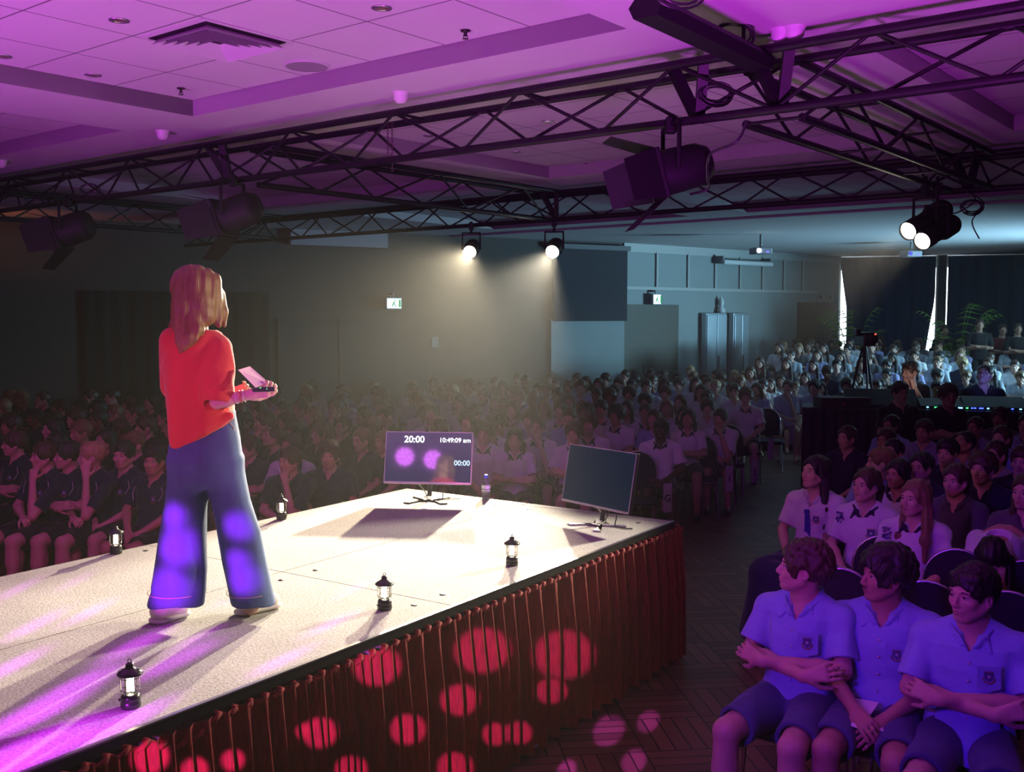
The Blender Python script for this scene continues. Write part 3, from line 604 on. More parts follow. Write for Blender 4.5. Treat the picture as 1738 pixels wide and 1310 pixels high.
# trough light hanging near the camera
_a = onz(1095,25,3.72); _b = onz(1292,104,3.76)
e = empty('strip_light', 'long black trough fitting hanging under the purple ceiling beside the truss', 'light fitting', (_a+_b)/2); _d = _b-_a; e.rotation_euler = (0,0,-atan2(_d.x,_d.y)); Lh = _d.length/2
b = MB(); b.prism([(-0.085,-0.02),(-0.05,-0.06),(0.05,-0.06),(0.085,-0.02),(0.06,0.03),(-0.06,0.03)], -Lh, Lh, Matrix.Rotation(-pi/2,4,'X')); b.build('trough', M_FIX, e)
b = MB(); b.box((-0.045,-Lh+0.03,0.03),(0.045,-Lh+0.14,0.10)); b.build('end_box', mat('dusty_metal',(0.25,0.2,0.2),0.5,0.4), e)
for y in (-0.4,0.4):
    b = MB(); b.tube([(0,y,0.03),(0,y,0.17)],0.01,6); b.build('hanger', M_FIX, e)
# ---------------------------------------------------------------- stage lamps
def lamp(loc, aim, L, R, label, lens=None, yz=0.3, box=False, name='stage_spotlight', hang=None):
    loc = Vector(loc); d = (Vector(aim)-loc).normalized(); e = empty(name, label, 'stage light', loc)
    Mx = align((0,0,0), d)
    b = MB()
    if box:
        b.lathe([(0,-L),(R*0.7,-L),(R*0.95,-L*0.85),(R,-L*0.5),(R,-0.10),(R*0.9,-0.02),(R*0.84,-0.03)], 20, Mx)
        b.rbox((-R*1.1,-R*1.1,-0.12),(R*1.1,R*1.1,-0.09),0.01,Mx)
    else:
        b.lathe([(0,-L),(R*0.9,-L),(R*1.15,-L*0.93),(R*1.2,-L*0.66),(R*0.95,-L*0.58),(R*0.9,-L*0.3),(R*1.0,-L*0.28),(R*1.0,-0.01),(R*0.92,0),(R*0.9,-0.03)], 22, Mx)
    b.build('housing', M_FIX, e)
    b = MB(); b.lathe([(0,-0.035+0.01),(R*0.5,-0.032+0.006),(R*0.9,-0.03)], 22, Mx); b.build('lens', lens or mat('dark_lens',(0.05,0.02,0.06),0.05,spec=1.0), e)
    if box:
        for (ax, s) in ((0,-1),(0,1),(1,-1),(1,1)):
            b = MB(); a = R*1.1; p = [(-a,0,-0.09),(a,0,-0.09),(a*0.8,0,0.16),(-a*0.8,0,0.16)]; th = 0.5
            q = []
            for (x,y,z) in p: yy = s*(a + (z+0.09)*sin(th)); zz = -0.09+(z+0.09)*cos(th); q.append(Vector((x,yy,zz)) if ax else Vector((yy,x,zz)))
            n_ = (q[1]-q[0]).cross(q[2]-q[0]).normalized()*0.003
            b.add([Mx@v for v in q]+[Mx@(v+n_) for v in q], [(0,1,2,3),(7,6,5,4),(0,4,5,1),(1,5,6,2),(2,6,7,3),(3,7,4,0)]); b.build('barn_door', M_FIX, e)
    sd = d.cross(Vector((0,0,1))).normalized(); c = -d*L*0.45; b = MB(); rr = R*1.28
    b.tube([c+sd*rr, c+sd*rr+Vector((0,0,yz)), c-sd*rr+Vector((0,0,yz)), c-sd*rr], 0.014, 6); b.build('yoke', M_FIX, e)
    top = (hang if hang is not None else 3.49) - loc.z
    b = MB(); b.tube([c+Vector((0,0,yz)), c+Vector((0,0,top))], 0.016, 8); b.rbox((c.x-0.03,c.y-0.04,top-0.06),(c.x+0.03,c.y+0.04,top+0.03),0.008); b.build('hook_clamp', M_FIX, e)
    return e
LENS_W = emis('lit_lens_warm', (1.0,0.93,0.75), 16.0); LENS_H = emis('lit_lens_hot', (1.0,0.97,0.9), 40.0)
lamp(LAMP_A, (-1.3,5.0,0.97), 0.34, 0.085, 'small lit stage spotlight hanging against the dusty dark wall, exit sign below', LENS_W, 0.2)
lamp(LAMP_B, (-0.9,5.5,0.97), 0.34, 0.085, 'brightest lit stage spotlight glaring beside the hanging black screen', LENS_H, 0.2)
lamp(LAMP_C, (-0.9,5.7,0.97), 0.62, 0.085, 'lit black profile spotlight, higher one of the bright pair over the crowd', LENS_W, 0.2)
lamp(LAMP_D, (-1.2,4.6,0.97), 0.60, 0.080, 'lit black profile spotlight, lower one of the bright pair over the crowd', LENS_W, 0.24)
lamp(LAMP_E, (-1.45,4.8,1.75), 0.60, 0.085, 'lit black profile spotlight at the far end of the back truss beyond the frame', LENS_W, 0.2)
lamp(atd(1085,305,5.95), UV(3.6,-4.6,2.6), 0.42, 0.13, 'large unlit black spotlight with barn doors hanging beneath the middle of the front truss', None, 0.26, True)
lamp(atd(362,378,8.45), UV(4.2,-9.2,2.4), 0.42, 0.14, 'unlit black spotlight with barn doors hanging above the woman', None, 0.26, True)
lamp(atd(85,402,10.0), UV(3.9,-11.2,2.5), 0.42, 0.15, 'unlit black spotlight hanging from the truss over the dark side', None, 0.26, True)
# projectors
for (px, py, d, lb, hz) in ((1291,426,19.5,'white projector with a small bright lens hanging before the grey wall',3.9),(1546,431,21.5,'dark ceiling projector hanging below the lit profile spotlights',3.9)):
    p = atd(px,py,d); e = empty('projector', lb, 'projector', p, 0.2)
    b = MB(); b.rbox((-0.17,-0.15,-0.06),(0.17,0.15,0.06),0.02); b.build('projector_body', mat('projector_grey',(0.3,0.32,0.35),0.5), e)
    b = MB(); b.lathe([(0,0.02),(0.035,0.02),(0.04,0)], 14, Matrix.Translation((-0.1,-0.15,0)) @ Matrix.Rotation(pi/2,4,'X')); b.build('lens', emis('projector_lens' if px < 1400 else 'dim_lens',(0.8,0.95,1) if px < 1400 else (0.1,0.1,0.9), 12 if px < 1400 else 1.0), e)
    b = MB(); b.box((0.04,-0.156,-0.03),(0.10,-0.15,-0.01)); b.build('status_light', emis('blue_led',(0.15,0.1,1.0),3), e)
    b = MB(); b.tube([(0,0,0.06),(0,0,hz-p.z)],0.025,8); b.build('mount', mat('grey_bracket',(0.2,0.2,0.2),0.5), e)
# ceiling fittings
def ceil_at(px, py, z): p = onz(px, py, z); return Vector((p.x, p.y, z))
vc = ceil_at(372, 62, ZT); e = empty('air_vent', 'square louvred air vent in the purple-lit ceiling', 'air vent', UV(3.78,-5.225,ZT), -RA)
b = MB(); b.box((-0.315,-0.315,-0.006),(0.315,0.315,0.0)); b.build('vent_plate', mat('vent_white',(0.6,0.58,0.58),0.6), e)
for k, r in enumerate((0.27,0.225,0.18,0.135,0.09)):
    b = MB(); z0, z1 = -0.012-0.004*(4-k)*0, -0.045; q = r-0.028
    for (a, c) in (((-1,-1),(1,-1)),((1,-1),(1,1)),((1,1),(-1,1)),((-1,1),(-1,-1))):
        b.quad([(a[0]*q,a[1]*q,z0),(c[0]*q,c[1]*q,z0),(c[0]*r,c[1]*r,z1),(a[0]*r,a[1]*r,z1)]); b.quad([(a[0]*r,a[1]*r,z1),(c[0]*r,c[1]*r,z1),(c[0]*(q-0.004),c[1]*(q-0.004),z0),(a[0]*(q-0.004),a[1]*(q-0.004),z0)])
    b.build('louvre', mat('vent_white',(0.6,0.58,0.58),0.6), e)
b = MB(); b.box((-0.28,-0.28,-0.011),(0.28,0.28,-0.0065)); b.build('dark_throat', mat('vent_dark',(0.01,0.01,0.01),0.9), e)
e = empty('ceiling_speaker', 'round flush speaker grille in the ceiling tiles beside the air vent', 'speaker', ceil_at(521,111,ZT))
b = MB(); b.lathe([(0.15,0),(0.15,-0.008),(0.135,-0.01)], 28); b.build('rim', mat('vent_white',(0.6,0.58,0.58),0.6), e)
b = MB(); b.lathe([(0.135,-0.008),(0,-0.006)], 28); b.build('grille', mat('grille_grey',(0.3,0.27,0.3),0.7), e)
def dlabel(px): return {202:'small round downlight in the tiles before the air vent',158:'small round downlight near the coffer corner',648:'small round downlight in the tiles beyond the air vent',5:'small round downlight at the very edge of view',930:'round downlight in the dim coffer between the two long trusses',728:'round downlight glimpsed through the front truss lattice',876:'round downlight in the dim coffer near the star-bright spotlight',1275:'round downlight in the dim ceiling above the big unlit spotlight'}[px]
for (px, py) in ((202,34),(158,127),(648,13),(5,95),(930,206),(728,230),(876,258),(1275,215)):
    e = empty('downlight', dlabel(px), 'ceiling light', ceil_at(px,py,ZT))
    b = MB(); b.lathe([(0.055,0),(0.055,-0.006),(0.038,-0.008),(0.034,0.0)], 20); b.build('rim', mat('chrome_rim',(0.5,0.5,0.5),0.3,0.8), e)
    b = MB(); b.lathe([(0.036,-0.003),(0,-0.001)], 16); b.build('lamp_glass', mat('unlit_lamp',(0.2,0.15,0.1),0.3), e)
for (px, py, s) in ((307,153,'near the coffer corner'),(790,55,'in the bright magenta tiles above the truss'),(996,281,'beyond the front truss'),(1374,247,'beyond the box truss')):
    e = empty('fire_sprinkler', 'small dark sprinkler head '+s, 'sprinkler', ceil_at(px,py-4,ZT))
    b = MB(); b.lathe([(0,-0.0),(0.03,-0.002),(0.028,-0.008),(0.010,-0.010),(0.010,-0.035),(0,-0.036)], 14); b.build('escutcheon', mat('dark_bronze',(0.05,0.04,0.04),0.4,0.5), e)
    b = MB(); b.lathe([(0,-0.05),(0.018,-0.05),(0.018,-0.047),(0,-0.046)], 14); b.tube([(-0.012,0,-0.03),(-0.012,0,-0.048)],0.002,6); b.tube([(0.012,0,-0.03),(0.012,0,-0.048)],0.002,6); b.build('deflector', mat('dark_bronze',(0.05,0.04,0.04),0.4,0.5), e)
for (px, py, s) in ((1325,54,'paired, nearer the strip light'),(1349,50,'paired, farther from the strip light'),(680,161,'above the hanging chain'),(276,226,'above the woman'),(2,276,'at the edge of view')):
    b = MB(); b.lathe([(0,-0.075),(0.03,-0.07),(0.048,-0.045),(0.05,-0.02),(0.06,0)], 18); tag(b.build('smoke_detector', mat('detector_white',(0.75,0.72,0.72),0.5), loc=ceil_at(px,py-4,ZC)), 'round white smoke detector on the ceiling, '+s, 'smoke detector')
# chain hanging from the front truss
e = empty('hanging_chain', 'thin chain dangling from the front truss above the glowing exit sign', 'chain', UV(5.3,-5.35,3.75))
for (dx, n) in ((0,9),(0.03,13)):
    b = MB()
    for k in range(n):
        M = Matrix.Translation((dx,0,-0.026*k)) @ Matrix.Rotation((k % 2)*pi/2,4,'Z'); b.tube([M@Vector((0.007*cos(q*pi/4),0,0.016*sin(q*pi/4))) for q in range(8)],0.0025,5,closed=True)
    b.build('chain_strand', mat('rusty_steel',(0.12,0.08,0.08),0.5,0.6), e)
# cables on the truss
def cable(label, pts, r=0.008, name='power_cable'):
    P = [Vector(p) for p in pts]; out = []
    for i in range(len(P)-1):
        p0, p1, p2, p3 = P[max(i-1,0)], P[i], P[i+1], P[min(i+2,len(P)-1)]
        for k in range(8):
            t = k/8; out.append(0.5*((2*p1)+(p2-p0)*t+(2*p0-5*p1+4*p2-p3)*t*t+(3*p1-p0-3*p2+p3)*t**3))
    out.append(P[-1]); b = MB(); b.tube(out, r, 6); return tag(b.build(name, M_LBLK), label, 'cable')
cable('black cable drooping in loops from the truss down to the large unlit spotlight', [atd(1268,205,5.7),atd(1250,240,5.7),atd(1205,262,5.8),atd(1200,300,5.9),atd(1202,320,6.0),atd(1170,330,6.0)])
def coil(label, c, R, n, tilt):
    b = MB(); pts = []
    for i in range(n*16+1):
        a = i*pi/8; k = i/16; pts.append(c+Vector(((R+0.012*sin(k*2.3))*cos(a), 0.02*sin(k*1.7)+0.1*R*cos(a)*tilt, (R*0.62+0.01*cos(k*1.9))*sin(a)+0.01*sin(k))))
    b.tube(pts, 0.006, 6); return tag(b.build('coiled_cable', M_LBLK), label, 'cable')
coil('coil of thin black cable hanging inside the front truss', atd(1215,160,5.9), 0.09, 5, 1)
coil('looped black cable on top of the strip light', UV(3.9,-2.2,3.74), 0.10, 2, 3)
coil('loops of black cable where strip light meets the front truss', UV(5.0,-2.5,3.84), 0.10, 4, 2)
coil('tangle of cable beside the pair of lit profile spotlights', atd(1650,352,9.0), 0.09, 4, 1)
cable('thin cables dangling beside the pair of lit profile spotlights', [atd(1640,325,9.2),atd(1670,345,9.1),atd(1650,375,9.0),atd(1662,405,9.0)], 0.006)
cable('thin cable drooping between the lit spotlights and the box truss', [atd(1575,318,9.2),atd(1590,350,9.1),atd(1620,362,9.0),atd(1655,340,9.1),atd(1640,322,9.2)], 0.006)
coil('loop of cable hanging above the unlit spotlight over the woman', atd(152,322,9.9), 0.08, 3, 1)
# ---------------------------------------------------------------- smooth solids for people
def A3(*p): return np.array(p, dtype=np.float32)
class Sdf:
    """a distance grid into which rounded shapes are blended; meshed with surface nets into one continuous surface"""
    def __init__(s, lo, hi, h):
        s.h = h; s.lo = np.array(lo, np.float32); s.n = np.ceil((np.array(hi)-np.array(lo))/h).astype(int)+1
        s.f = np.full(s.n, 0.5, np.float32); s.ax = [s.lo[i] + h*np.arange(s.n[i], dtype=np.float32) for i in range(3)]
    def _put(s, fn, lo, hi, k, op, disp=None):
        pad = k + 2.5*s.h
        i0 = np.maximum(np.floor((lo-pad-s.lo)/s.h).astype(int), 0); i1 = np.minimum(np.ceil((hi+pad-s.lo)/s.h).astype(int)+1, s.n)
        if (i1 <= i0).any(): return
        X = s.ax[0][i0[0]:i1[0]][:,None,None]; Y = s.ax[1][i0[1]:i1[1]][None,:,None]; Z = s.ax[2][i0[2]:i1[2]][None,None,:]
        d = fn(X, Y, Z)
        if disp is not None: d = d + disp(X, Y, Z)
        sl = (slice(i0[0],i1[0]), slice(i0[1],i1[1]), slice(i0[2],i1[2])); a = s.f[sl]
        if op == 'sub': d = -d; hh = np.clip(0.5-0.5*(d-a)/k, 0, 1) if k > 0 else 0; s.f[sl] = (a*hh + d*(1-hh) + k*hh*(1-hh)) if k > 0 else np.maximum(a, d)
        else:
            if k > 0: hh = np.clip(0.5+0.5*(d-a)/k, 0, 1); s.f[sl] = a*hh + d*(1-hh) - k*hh*(1-hh)
            else: s.f[sl] = np.minimum(a, d)
    def cap(s, a, b, ra, rb=None, k=0.02, op='add', disp=None, fl=None):
        """tapered capsule; fl=(axis vector, factor>1): flattened along that axis"""
        a = A3(*a); b = A3(*b); rb = ra if rb is None else rb; ba = b-a; L = float(ba@ba)+1e-9
        def fn(X, Y, Z):
            px, py, pz = X-a[0], Y-a[1], Z-a[2]; t = np.clip((px*ba[0]+py*ba[1]+pz*ba[2])/L, 0, 1)
            qx, qy, qz = px-t*ba[0], py-t*ba[1], pz-t*ba[2]; d2 = qx*qx+qy*qy+qz*qz
            if fl is not None:
                n = A3(*fl[0]); n = n/np.linalg.norm(n); c = qx*n[0]+qy*n[1]+qz*n[2]; d2 = d2 + c*c*(fl[1]**2-1)
            return np.sqrt(d2) - (ra+(rb-ra)*t)
        R = max(ra, rb); s._put(fn, np.minimum(a,b)-R, np.maximum(a,b)+R, k, op, disp)
    def ell(s, c, r, R=None, k=0.02, op='add', disp=None):
        c = A3(*c); r = A3(*r); M = np.eye(3, dtype=np.float32) if R is None else np.array(R, np.float32).T
        def fn(X, Y, Z):
            px, py, pz = X-c[0], Y-c[1], Z-c[2]
            q = [M[i,0]*px+M[i,1]*py+M[i,2]*pz for i in range(3)]
            k0 = np.sqrt(sum((q[i]/r[i])**2 for i in range(3))); k1 = np.sqrt(sum((q[i]/r[i]**2)**2 for i in range(3)))+1e-6
            return k0*(k0-1)/k1
        R_ = float(r.max()); s._put(fn, c-R_, c+R_, k, op, disp)
    def box(s, c, hf, R=None, rd=0.01, k=0.0, op='add'):
        c = A3(*c); hf = A3(*hf); M = np.eye(3, dtype=np.float32) if R is None else np.array(R, np.float32).T
        def fn(X, Y, Z):
            px, py, pz = X-c[0], Y-c[1], Z-c[2]
            q = [np.abs(M[i,0]*px+M[i,1]*py+M[i,2]*pz)-hf[i]+rd for i in range(3)]
            return np.sqrt(sum(np.maximum(v,0)**2 for v in q)) + np.minimum(np.maximum(q[0],np.maximum(q[1],q[2])),0) - rd
        R_ = float(np.linalg.norm(hf)); s._put(fn, c-R_, c+R_, k, op)
    def loft(s, st, k=0.02, op='add', disp=None, e=2.3, rd=0.015):
        """st: [(z, cx, cy, rx, ry)] stacked rounded sections"""
        st = sorted(st); zs = np.array([q[0] for q in st]); T = np.array([q[1:5] for q in st])
        def fn(X, Y, Z):
            zz = Z.ravel(); P = [np.interp(zz, zs, T[:,i]).astype(np.float32)[None,None,:] for i in range(4)]
            u = np.abs(X-P[0])/P[2]; v = np.abs(Y-P[1])/P[3]; k0 = (u**e+v**e)**(1/e)
            d = (k0-1)*np.minimum(P[2],P[3]); zd = np.maximum(zs[0]-Z, Z-zs[-1])
            return np.minimum(np.maximum(d, zd+rd), 0) + np.sqrt(np.maximum(d,0)**2+np.maximum(zd+rd,0)**2) - 0*rd
        lo = A3(min(q[1]-q[3] for q in st), min(q[2]-q[4] for q in st), zs[0]); hi = A3(max(q[1]+q[3] for q in st), max(q[2]+q[4] for q in st), zs[-1])
        s._put(fn, lo, hi, k, op, disp)
    def mesh(s, name, smooth=1):
        f = s.f; f[0]=f[-1]=0.5; f[:,0]=f[:,-1]=0.5; f[:,:,0]=f[:,:,-1]=0.5
        ins = f < 0; cnt = np.zeros(s.n-1, np.int8)
        for dx in (0,1):
            for dy in (0,1):
                for dz in (0,1): cnt += ins[dx:s.n[0]-1+dx, dy:s.n[1]-1+dy, dz:s.n[2]-1+dz]
        act = np.argwhere((cnt > 0) & (cnt < 8)); idx = np.full(s.n-1, -1, np.int32); idx[tuple(act.T)] = np.arange(len(act))
        acc = np.zeros((len(act),3), np.float32); num = np.zeros(len(act), np.float32)
        cr = [(0,0,0),(1,0,0),(0,1,0),(1,1,0),(0,0,1),(1,0,1),(0,1,1),(1,1,1)]
        val = {c: f[act[:,0]+c[0], act[:,1]+c[1], act[:,2]+c[2]] for c in cr}
        for c in cr:
            for a in range(3):
                if c[a] == 0:
                    d = list(c); d[a] = 1; v0, v1 = val[c], val[tuple(d)]; m = (v0 < 0) != (v1 < 0)
                    t = np.where(m, v0/np.where(m, v0-v1, 1), 0); p = np.array(c, np.float32)[None].repeat(len(act),0); p[:,a] = t
                    acc[m] += p[m]; num[m] += 1
        V = s.lo + s.h*(act + acc/num[:,None])
        Q = []
        for a in range(3):
            b_, c_ = (a+1) % 3, (a+2) % 3; sl0 = [slice(1,-1)]*3; sl1 = [slice(1,-1)]*3; sl0[a] = slice(0,-1); sl1[a] = slice(1,None)
            g0 = ins[tuple(sl0)]; g1 = ins[tuple(sl1)]; e = np.argwhere(g0 != g1); off = np.ones(3,int); off[a] = 0; e0 = e+off
            fl = g0[tuple(e.T)]; B = np.zeros(3,int); B[b_] = 1; D = np.zeros(3,int); D[c_] = 1
            q = [idx[tuple((e0-B-D).T)], idx[tuple((e0-D).T)], idx[tuple(e0.T)], idx[tuple((e0-B).T)]]
            q = np.stack(q, 1); q[~fl] = q[~fl][:, ::-1]; Q.append(q)
        Q = np.concatenate(Q).astype(np.int32)
        E = np.concatenate([Q[:,[0,1]],Q[:,[1,2]],Q[:,[2,3]],Q[:,[3,0]]])
        for it in range(smooth):
            S = np.zeros_like(V); N = np.zeros(len(V), np.float32)
            for i in range(3): S[:,i] = np.bincount(E[:,0], V[E[:,1],i], len(V)) + np.bincount(E[:,1], V[E[:,0],i], len(V))
            N = np.bincount(E[:,0], minlength=len(V)) + np.bincount(E[:,1], minlength=len(V)); V = V*0.5 + 0.5*S/np.maximum(N,1)[:,None]
        me = bpy.data.meshes.new(name); me.vertices.add(len(V)); me.vertices.foreach_set('co', V.astype(np.float32).ravel())
        me.loops.add(len(Q)*4); me.loops.foreach_set('vertex_index', Q.ravel()); me.polygons.add(len(Q))
        me.polygons.foreach_set('loop_start', np.arange(0, len(Q)*4, 4, dtype=np.int32)); me.polygons.foreach_set('loop_total', np.full(len(Q), 4, np.int32))
        me.polygons.foreach_set('use_smooth', np.ones(len(Q), bool)); me.update(calc_edges=True); return me

def rotm(yaw=0, pitch=0, roll=0):      # yaw>0 turns towards +X (right of a figure facing +Y), pitch>0 looks up
    return np.array(Matrix.Rotation(-yaw,3,'Z') @ Matrix.Rotation(pitch,3,'X') @ Matrix.Rotation(roll,3,'Y'))
def folds(amp, f=1.0, seed=0, stretch=(1,1,0.6)):
    def d(X, Y, Z):
        x, y, z = X*stretch[0]*f, Y*stretch[1]*f, Z*stretch[2]*f
        return amp*(np.sin(31*x+19*z+3*np.sin(17*y+9*z+seed)+seed)*0.6 + np.sin(47*y-23*x+27*z+2*np.sin(21*x+seed))*0.4)
    return d
def curls(amp, f=1.0, seed=0):
    def d(X, Y, Z): return amp*np.sin(95*f*X+3*np.sin(60*f*Y)+seed)*np.sin(90*f*Z+2*np.sin(70*f*X)+seed*2)*1.0 + amp*0.5*np.sin(150*f*Y+40*Z)
    return d
def strands(amp, seed=0):
    def d(X, Y, Z): return amp*(np.sin(160*X+2*np.sin(9*Z+seed)+seed)*0.5+np.sin(95*Y+110*X+2.5*np.sin(7*Z))*0.5)
    return d
FEM = 0.955
def head(g, c, R, fem=False, chub=0.0, lips=1.0):
    c = np.array(c, float); s = FEM if fem else 1.0
    P = lambda x, y, z: c + R @ (np.array((x, y, z))*s)
    El = lambda p, r, k=0.015, op='add', rr=None: g.ell(P(*p), [v*s for v in r], R if rr is None else R @ rr, k, op)
    Cp = lambda a, b, ra, rb=None, k=0.012, op='add': g.cap(P(*a), P(*b), ra*s, (rb or ra)*s, k, op)
    El((0,-0.014,0.030), (0.075,0.094,0.084)); El((0,0.026,-0.030), (0.059+chub,0.066,0.078), 0.03)
    El((0,0.068,-0.090), (0.024+chub,0.024,0.020), 0.018); 
    for q in (-1,1):
        Cp((q*0.058,0.0,-0.045),(q*0.022,0.058,-0.088),0.016,0.014,0.03)
        El((q*0.038,0.062,-0.022),(0.022,0.022,0.022),0.022); Cp((q*0.012,0.087,0.024),(q*0.044,0.074,0.026),0.009,0.008,0.014)
        El((q*0.031,0.094,0.004),(0.018,0.014,0.012),0.010,'sub'); El((q*0.031,0.0755,0.003),(0.0165,0.0125,0.0115),0.006)
        El((q*0.0115,0.097,-0.034),(0.0085,0.010,0.0075),0.005); 
        El((q*0.077,-0.008,-0.008),(0.009,0.019,0.031),0.006,'add',rotm(0,0.15,-q*0.25)); El((q*0.084,-0.003,-0.006),(0.005,0.010,0.018),0.003,'sub')
        El((q*0.076,-0.002,-0.030),(0.008,0.010,0.012),0.006)
    Cp((0,0.086,0.014),(0,0.108,-0.026),0.0075,0.0115,0.008); El((0,0.105,-0.031),(0.0115,0.010,0.009),0.006)
    El((0,0.082,-0.058),(0.026,0.016,0.020),0.014)
    El((0,0.0940,-0.0565),(0.021*lips,0.0068,0.0050),0.004); El((0,0.0920,-0.0665),(0.018*lips,0.0074,0.0062),0.004); Cp((-0.021,0.0968,-0.061),(0.021,0.0968,-0.061),0.0016,0.0016,0.0025,'sub')
def neck(g, c, R, base, fem=False):
    s = 0.86 if fem else 1.0; a = np.array(c)+R@np.array((0,-0.030,-0.045)); g.cap(a, base, 0.048*s, 0.054*s, 0.022)
    g.cap(base, np.array(base)+(0,0.0,-0.06), 0.062*s, 0.08*s, 0.03)
def hand(g, w, d, n, side, L=0.18, curl=0.5, k=0.006, spread=0.10, thumb=0.5, coarse=1.0):
    """w: wrist, d: direction of the fingers, n: palm normal (towards the inside of the hand), side: +1 thumb on d x n"""
    w = np.array(w, float); d = np.array(d, float); d /= np.linalg.norm(d); n = np.array(n, float); n -= d*(n@d); n /= np.linalg.norm(n); t = np.cross(d, n)*side
    S = L/0.18; pl = 0.088*S; g.cap(w-d*0.01, w+d*0.02*S, 0.025*S, 0.027*S, 0.015, fl=(n,1.4))
    for q in (-1,0,1): g.cap(w+d*0.02*S+t*q*0.014*S, w+d*pl+t*q*0.024*S, 0.017*S, 0.014*S, 0.012, fl=(n,1.25))
    for i, (o, ln) in enumerate(((0.031,0.075),(0.010,0.083),(-0.011,0.077),(-0.031,0.060))):
        r = (0.0088-0.0006*abs(i-1.2))*S*coarse; p = w+d*(pl-0.004*abs(i-1))+t*o*S; a = curl*(0.75+0.15*i); dd = d+t*spread*(1.2-i*0.8); dd /= np.linalg.norm(dd)
        for m, f in enumerate((0.45,0.32,0.23)):
            v = dd*cos(a*(m+0.6))+n*sin(a*(m+0.6)); q = p+v*ln*f*S; g.cap(p, q, r, r*0.92, k); p = q; r *= 0.93
    p = w+d*0.022*S+t*0.026*S; v = d*0.62+t*0.7+n*thumb; v /= np.linalg.norm(v); q = p+v*0.042*S; g.cap(p, q, 0.0135*S, 0.0105*S, 0.012)
    v2 = d*0.9+t*0.28+n*thumb*1.1; v2 /= np.linalg.norm(v2); q2 = q+v2*0.030*S; g.cap(q, q2, 0.0102*S, 0.0092*S, k); g.cap(q2, q2+v2*0.022*S, 0.0090*S, 0.0075*S, k)
def arm(g, sh, el, wr, s=1.0, k=0.02):
    sh, el, wr = map(np.array, (sh, el, wr)); g.cap(sh, el, 0.048*s, 0.037*s, k); m = el+(wr-el)*0.3
    g.cap(el, m, 0.038*s, 0.040*s, 0.015); g.cap(m, wr, 0.040*s, 0.026*s, 0.015, )

def skin_mat(name, col):
    m, nt, b = nodes(name); b.inputs['Base Color'].default_value = (*col,1); b.inputs['Roughness'].default_value = 0.5
    b.inputs['Subsurface Weight'].default_value = 0.0; tc = nt.nodes.new('ShaderNodeTexCoord'); n = nt.nodes.new('ShaderNodeTexNoise'); n.inputs['Scale'].default_value = 18; nt.links.new(tc.outputs['Object'], n.inputs['Vector'])
    mx = nt.nodes.new('ShaderNodeMix'); mx.data_type = 'RGBA'; mx.inputs[6].default_value = (col[0]*0.9,col[1]*0.82,col[2]*0.8,1); mx.inputs[7].default_value = (min(1,col[0]*1.08),col[1]*1.05,col[2]*1.05,1)
    nt.links.new(n.outputs['Fac'], mx.inputs[0]); nt.links.new(mx.outputs[2], b.inputs['Base Color']); return m
def hair_mat(name, col, sc=60):
    m, nt, b = nodes(name); tc = nt.nodes.new('ShaderNodeTexCoord'); mp = nt.nodes.new('ShaderNodeMapping'); mp.inputs['Scale'].default_value = (sc,sc,sc*0.08)
    n = nt.nodes.new('ShaderNodeTexNoise'); n.inputs['Scale'].default_value = 3; n.inputs['Detail'].default_value = 4; nt.links.new(tc.outputs['Object'], mp.inputs[0]); nt.links.new(mp.outputs[0], n.inputs['Vector'])
    mx = nt.nodes.new('ShaderNodeMix'); mx.data_type = 'RGBA'; mx.inputs[6].default_value = (*[c*0.45 for c in col],1); mx.inputs[7].default_value = (*[min(1,c*1.5) for c in col],1)
    nt.links.new(n.outputs['Fac'], mx.inputs[0]); nt.links.new(mx.outputs[2], b.inputs['Base Color']); b.inputs['Roughness'].default_value = 0.45
    bp = nt.nodes.new('ShaderNodeBump'); bp.inputs['Strength'].default_value = 0.7; bp.inputs['Distance'].default_value = 0.004; nt.links.new(n.outputs['Fac'], bp.inputs['Height']); nt.links.new(bp.outputs[0], b.inputs['Normal']); return m
SKIN = {'fair': skin_mat('fair_skin',(0.62,0.40,0.31)), 'tan': skin_mat('tan_skin',(0.48,0.29,0.20)), 'brown': skin_mat('brown_skin',(0.22,0.115,0.07)), 'dark': skin_mat('dark_skin',(0.07,0.038,0.026))}
HAIR = {'black': hair_mat('black_hair',(0.012,0.010,0.010)), 'brown': hair_mat('brown_hair',(0.055,0.030,0.018)), 'blond': hair_mat('blond_hair',(0.42,0.29,0.14)), 'fair': hair_mat('light_brown_hair',(0.22,0.13,0.065))}
def cloth(name, col, b_=(13,0.55,0.014), **k): return mat(name, col, 0.85, bump=b_, sheen=0.25, **k)
CL = {'white': cloth('white_polo',(0.70,0.70,0.74)), 'navy': cloth('navy_polo',(0.010,0.014,0.040)), 'blue': cloth('light_blue_shirt',(0.30,0.42,0.80)), 'grey': cloth('grey_tee',(0.10,0.10,0.115)),
      'dark': cloth('black_shirt',(0.012,0.012,0.014)), 'pale': cloth('pale_shirt',(0.45,0.52,0.62)), 'red': cloth('dark_red_top',(0.15,0.02,0.02)), 'lilac': cloth('lilac_shirt',(0.34,0.33,0.60)),
      'short': cloth('dark_shorts',(0.045,0.045,0.10)), 'black': cloth('black_trousers',(0.010,0.010,0.014)), 'gyshort': cloth('navy_grey_shorts',(0.07,0.08,0.20))}
M_SHOE = mat('dark_shoe',(0.02,0.02,0.02),0.4); M_SHOEW = mat('white_shoe',(0.7,0.7,0.72),0.6); M_EYE = mat('eye_white',(0.6,0.6,0.6),0.2); M_IRIS = mat('dark_iris',(0.02,0.014,0.01),0.1)
